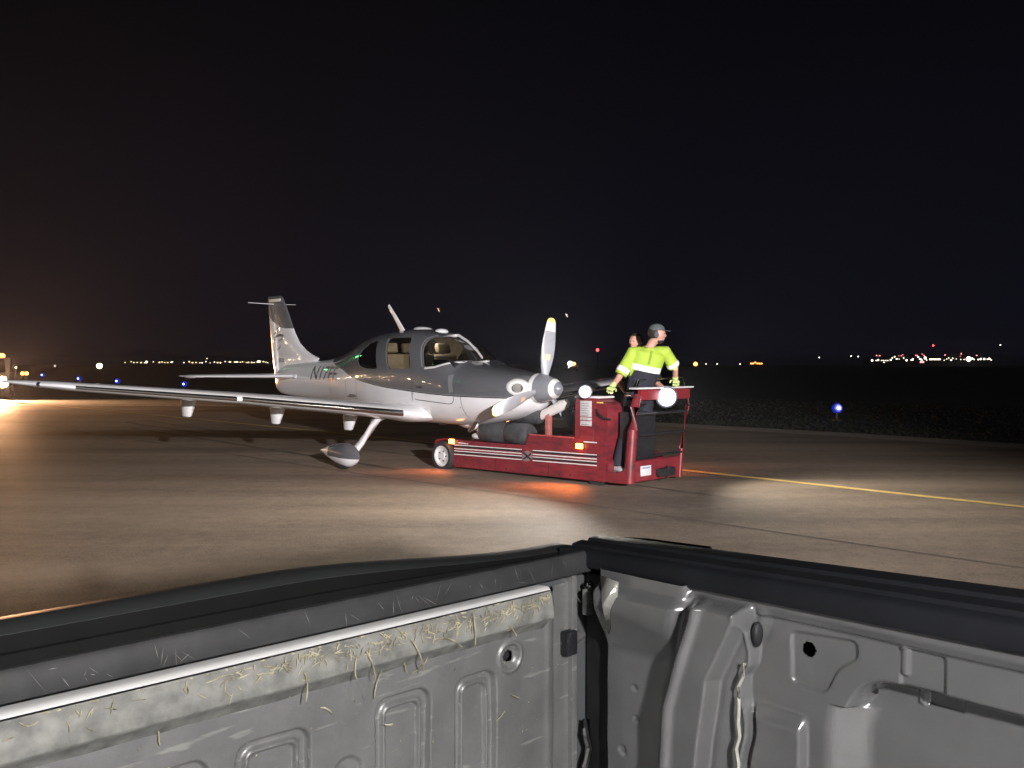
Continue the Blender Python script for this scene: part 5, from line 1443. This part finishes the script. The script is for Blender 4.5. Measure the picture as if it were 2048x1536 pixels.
post_light(110, 732, 240, 2.0, 'dim', 'small dim pale light left of the warm floodlight', None)
post_light(32, 735, 150, 2.0, 'warm', 'faint warm lamp above the pair of orange lamps', None)
for k, u in enumerate((45, 53)):
    post_light(u, 747, 95, 3.6, 'orange', ('left' if k == 0 else 'right') + ' one of the pair of orange lamps at far left', None, 'warning_lamp', 'warning lamp')
post_light(1195, 700, 300, 3.0, 'red', 'red obstruction light high above the left work lamp of the tug', None, 'obstruction_light_mast', 'mast light')
post_light(1001, 728, 62, 2.6, 'red', 'red lamp just above the aircraft nose cowling', None, 'red_marker_light', 'marker light')
post_light(1391, 728, 200, 4.0, 'orange', 'orange lamp on the horizon right of the driver', None, 'warning_lamp', 'warning lamp')
for u, lb in ((1412, 'nearest'), (1434, 'second nearest'), (1480, 'third nearest')):
    post_light(u, 728, 600, .9, 'white', 'tiny white horizon light, %s to the orange lamp right of the driver' % lb, None)
for i in range(6):
    post_light(1502 + i * 4.2, 727 - (2 if i == 2 else 0), 420, 1.4, 'orange', 'small orange light in a low cluster on the right horizon', 'low orange lights on the right horizon', 'warning_lamp', 'warning lamp')
for u, v, lb in ((1638, 715, 'lone tiny white light left of the airport cluster'), (1702, 712, 'left one of two tiny white lights before the airport cluster'), (1716, 713, 'right one of two tiny white lights before the airport cluster'), (2000, 690, 'tiny white light high above the right end of the cluster')):
    post_light(u, v, 700, 1.1, 'white', lb, None)
# distant airport buildings with lit windows and red roof lights
m_bld = mat('dark_facade', (.035, .033, .032), .8, noise=.2, nscale=.05)
m_win = glow('lit_window', (1.0, .86, .62), 4.2); m_win2 = glow('lit_window_cool', (1.0, .95, .85), 7)
def building(u0, u1, vtop, wins, label, reds=(), D=700, roofed=True):
    a = at(u0, 728, D); b_ = at(u1, 728, D); h = at(0, vtop, D).z + .6
    r_ = empty('distant_building', ((a.x + b_.x) / 2, D, 0)); tag(r_, label, 'building')
    w = (b_.x - a.x) / 2
    B('wall', (-w, 0, 0), (w, 14, h), m_bld, r_, 0)
    B('roof', (-w - .4, -.4, h + .003), (w + .4, 14.4, h + .5), m_bld, r_, 0)
    for (u, v, ww, hh) in wins:
        p = at(u, v, D); k = D / FPX
        B('window', (p.x - r_.location.x - ww * k / 2, -.15, p.z - hh * k / 2), (p.x - r_.location.x + ww * k / 2, -.02, p.z + hh * k / 2), m_win2 if ww > 2.4 else m_win, r_, 0)
    for (u, v) in reds:
        p = at(u, v, D)
        o = BALL('roof_light', (p.x - r_.location.x, 0, p.z), 1.05 * D / FPX, LM['pink'], r_, 10, 6)
        T('roof_light_pole', [(p.x - r_.location.x, 0, h), (p.x - r_.location.x, 0, p.z)], .12, m_pole, r_, 6)
building(1741, 1778, 718, [(1744, 721, 3, 3), (1752, 721, 2, 1.6), (1756, 720, 2.5, 3), (1763, 721, 2, 1.6), (1767, 721, 2, 1.6), (1771, 721, 2, 1.6), (1775, 721, 1.8, 1.6), (1768, 724.6, 2.4, 1.8)], 'low building at the left end of the airport cluster', [(1753, 711), (1759, 711.5)])
building(1779, 1809, 713, [(1781, 720, 2.6, 2.2), (1784, 716, 2, 2), (1789, 713.5, 2.4, 2.4), (1793, 718, 3, 1.4), (1807, 716, 1.6, 3), (1798, 718, 1.5, 1.2)], 'tall dark block with red roof lights, second in the airport cluster', [(1797, 711), (1802, 711.5), (1805, 710)])
building(1811, 1829, 717, [(1813, 720.5, 3, 3), (1822, 720, 2.2, 2), (1825, 719, 3, 3)], 'low building between the two blocks with red roof lights')
building(1830, 1855, 711.5, [(1836, 714, 3, 1.5), (1840, 718, 4, 1.6), (1850, 716, 4, 4), (1853, 720, 1.8, 1.8), (1843, 720, 2.5, 1.6)], 'tallest block in the middle of the airport cluster', [(1831, 710.5), (1834, 711), (1844, 708.5), (1848, 711)])
building(1857, 1884, 716, [(1859.5 + 2.9 * k, 718.6, 2.3, 2.8) for k in range(8)], 'long low hall with an unbroken row of bright windows')
building(1885, 1915, 715, [(1888, 720.5, 1.6, 1.4), (1893, 718, 1.6, 1.4), (1897, 716, 1.8, 1.8), (1902, 720, 2.5, 2.2), (1905, 716.5, 2, 2), (1912, 718, 1.4, 1.2)], 'dim low building right of the bright hall', [(1890, 710)])
building(1916, 1950, 714, [(1921, 719, 1.5, 1.5), (1928, 719, 1.5, 1.5), (1944, 717, 3.2, 2.4), (1948, 719, 2, 2)], 'building behind the brightest floodlight of the cluster', [(1922, 707.5), (1920, 712)])
building(1951, 1985, 715, [(1956, 719, 2, 2.5), (1961, 718, 3.2, 3), (1968, 718, 3, 3.2), (1974, 718.5, 1.8, 2), (1978, 717.5, 3, 3), (1982, 720, 2, 2)], 'rightmost low building of the airport cluster', [(1953, 711)])
post_light(1866, 691, 700, 2.0, 'red', 'red light on a tall mast above the airport cluster', None, 'obstruction_light_mast', 'mast light')
post_light(1937, 718, 680, 4.6, 'hot', 'brightest floodlight of the airport cluster', None, 'floodlight_mast', 'floodlight')
for k, u in enumerate((1841.5, 1846)):
    post_light(u, 724, 640, 1.8, 'pink', ('left' if k == 0 else 'right') + ' red tail lamp low in front of the tallest block', None, 'warning_lamp', 'warning lamp')
# service vehicle far behind the nose
def vehicle(name, loc, rz, label, m_b, lamps, scale=1.0):
    r_ = empty(name, loc, (0, 0, rz)); tag(r_, label, 'vehicle')
    bm = bmesh.new(); prism(bm, rounded([(-2.6, .45), (2.6, .45), (2.65, .95), (1.75, 1.12), (1.0, 1.78), (-.5, 1.82), (-.7, 1.15), (-2.6, 1.15)], .12, 4), -.95, .95)
    obj('body', bm, m_b, r_)
    bm = bmesh.new(); prism(bm, rounded([(1.52, 1.16), (.98, 1.66), (-.38, 1.70), (-.5, 1.18)], .06, 3), -.957, .957); obj('side_glass', bm, m_black, r_)
    bm = bmesh.new(); v = [(1.74, -.8, 1.14), (1.74, .8, 1.14), (1.08, .72, 1.73), (1.08, -.72, 1.73)]; bm.faces.new([bm.verts.new((a_ + .02, b2, c_ + .01)) for a_, b2, c_ in v]); o = obj('windscreen', bm, m_black, r_); o.modifiers.new('s', 'SOLIDIFY').thickness = .02
    for x in (-1.7, 1.75):
        for y in (-.86, .86):
            w_ = LATHE('wheel', [(.2, -.12), (.36, -.12), (.38, 0), (.36, .12), (.2, .12)], (x, y, .38), (0, 1, 0), m_rubber, r_, 20)
            LATHE('rim', [(.001, -.13), (.2, -.125), (.2, .125), (.001, .13)], (x, y, .38), (0, 1, 0), m_chrome, w_, 14, caps=False)
    for nm, p, r2, mm in lamps:
        LATHE(nm, [(r2, -.04), (r2, .0), (r2 * .6, .03), (.001, .04)], p, (1, 0, 0), mm, r_, 18)
    return r_
m_truckw = mat('service_truck_paint', (.30, .28, .25), .4, coat=.4, noise=.06)
m_hot = glow('warm_headlamp_glow', (1.0, .72, .38), 45)
pv = at(1150, 727, 200)
vehicle('service_truck', (pv.x - .3, 202, .0), -PI / 2 - .15, 'far service truck with white and orange lamps behind the propeller', m_truckw,
        [('head_lamp', (2.62, -.4, 1.62), .55, LM['white']), ('head_lamp', (2.62, -.7, .8), .12, LM['white']), ('beacon', (2.62, .42, 1.62), .36, LM['orange'])])
# vehicle at the left edge of the picture with its orange-looking headlamp on
hp = at(5, 765, 40)
vrz = -PI / 2 + .45
vc = Vector((hp.x, hp.y, 0)) - Matrix.Rotation(vrz, 3, 'Z') @ Vector((2.62, .72, 0))
vt = vehicle('escort_truck', (vc.x, vc.y, .03), vrz, 'vehicle at the left edge with a glaring orange headlamp and roof beacon', m_truckw,
        [('head_lamp', (2.62, .72, .74), .24, m_hot), ('head_lamp', (2.62, -.72, .74), .24, m_hot)])
bc = LATHE('roof_beacon', [(.16, 0), (.16, .10), (.10, .16), (.001, .17)], (.3, .55, 1.83), (0, 0, 1), LM['orange'], vt, 14)
T('beacon_bracket', [(.3, .5, 1.78), (.3, .5, 1.84)], .03, m_dark, vt, 8)
lamp_obj('escort_headlamp_light', 'SPOT', (hp.x, hp.y - .2, hp.z + .05), 10500, (1.0, .50, .24), (hp.x + 14, hp.y - 22, 0.0), spot_size=math.radians(150), spot_blend=.8, shadow_soft_size=.12)
lamp_obj('escort_area_light', 'POINT', (hp.x - 1.0, hp.y - 2.5, 2.2), 260, (1.0, .48, .22), shadow_soft_size=.2)

# amber light spilling on the pavement beside the tug's side lamps
for x, z in ((0.194, .437), (2.566, .515)):
    B('amber_lamp', (x - .050, W_ + .013, tz(z - .032)), (x + .050, W_ + .035, tz(z + .032)), m_amber, tug, 0.006)
for x, z, e_, sd_ in ((0.194, .437, 30.0, -1), (2.566, .515, 75.0, -1), (0.194, .437, 20.0, 1), (2.566, .515, 75.0, 1)):
    yy = -.05 if sd_ < 0 else W_ + .05
    pa = tugw(x, yy, z); lamp_obj('amber_lamp_light', 'SPOT', pa, e_, (1.0, .20, .025), tugw(x - .2, yy + sd_ * .9, -.2), spot_size=math.radians(120), spot_blend=1.0, shadow_soft_size=.03)

# two insects caught by the lamps
m_bug = mat('insect_body', (.55, .30, .14), .5, noise=.2); m_wing = mat('insect_wing', (.6, .55, .5), .4, noise=.2)
for (u, v, D, lb, mm) in ((877, 620, 6.0, 'orange lit flying insect above the cabin roof', m_bug), (1133, 631, 6.5, 'pale flying insect right of the raised propeller blade', m_wing)):
    r_ = empty('flying_insect', at(u, v, D), (0, 0, .3)); tag(r_, lb, 'insect')
    T('insect_body', [(-.007, 0, .012), (-.001, 0, .002), (.008, 0, -.012)], [.0015, .0028, .0015], mm, r_, 8)
    for s in (-1, 1):
        bm = bmesh.new(); tube(bm, [(-.002, 0, .004), (.004, .006 * s, .008), (.010, .011 * s, .008)], [(.001, .0004), (.004, .0004), (.001, .0003)], 8); obj('insect_wing', bm, m_wing, r_)

# ================================================================== thin night haze
hz = bpy.data.materials.new('night_haze'); hz.use_nodes = True; nt = hz.node_tree; nt.nodes.clear()
o_ = nt.nodes.new('ShaderNodeOutputMaterial'); v_ = nt.nodes.new('ShaderNodeVolumePrincipled')
v_.inputs['Density'].default_value = 0.0004; v_.inputs['Color'].default_value = (0.80, 0.84, 1.0, 1); v_.inputs['Anisotropy'].default_value = 0.6
nt.links.new(v_.outputs[0], o_.inputs['Volume'])
bm = bmesh.new(); box(bm, (-2300, -700, -1), (2300, 2700, 18)); h_ = obj('haze', bm, hz, None, smooth=False); tag(h_, kind='stuff')
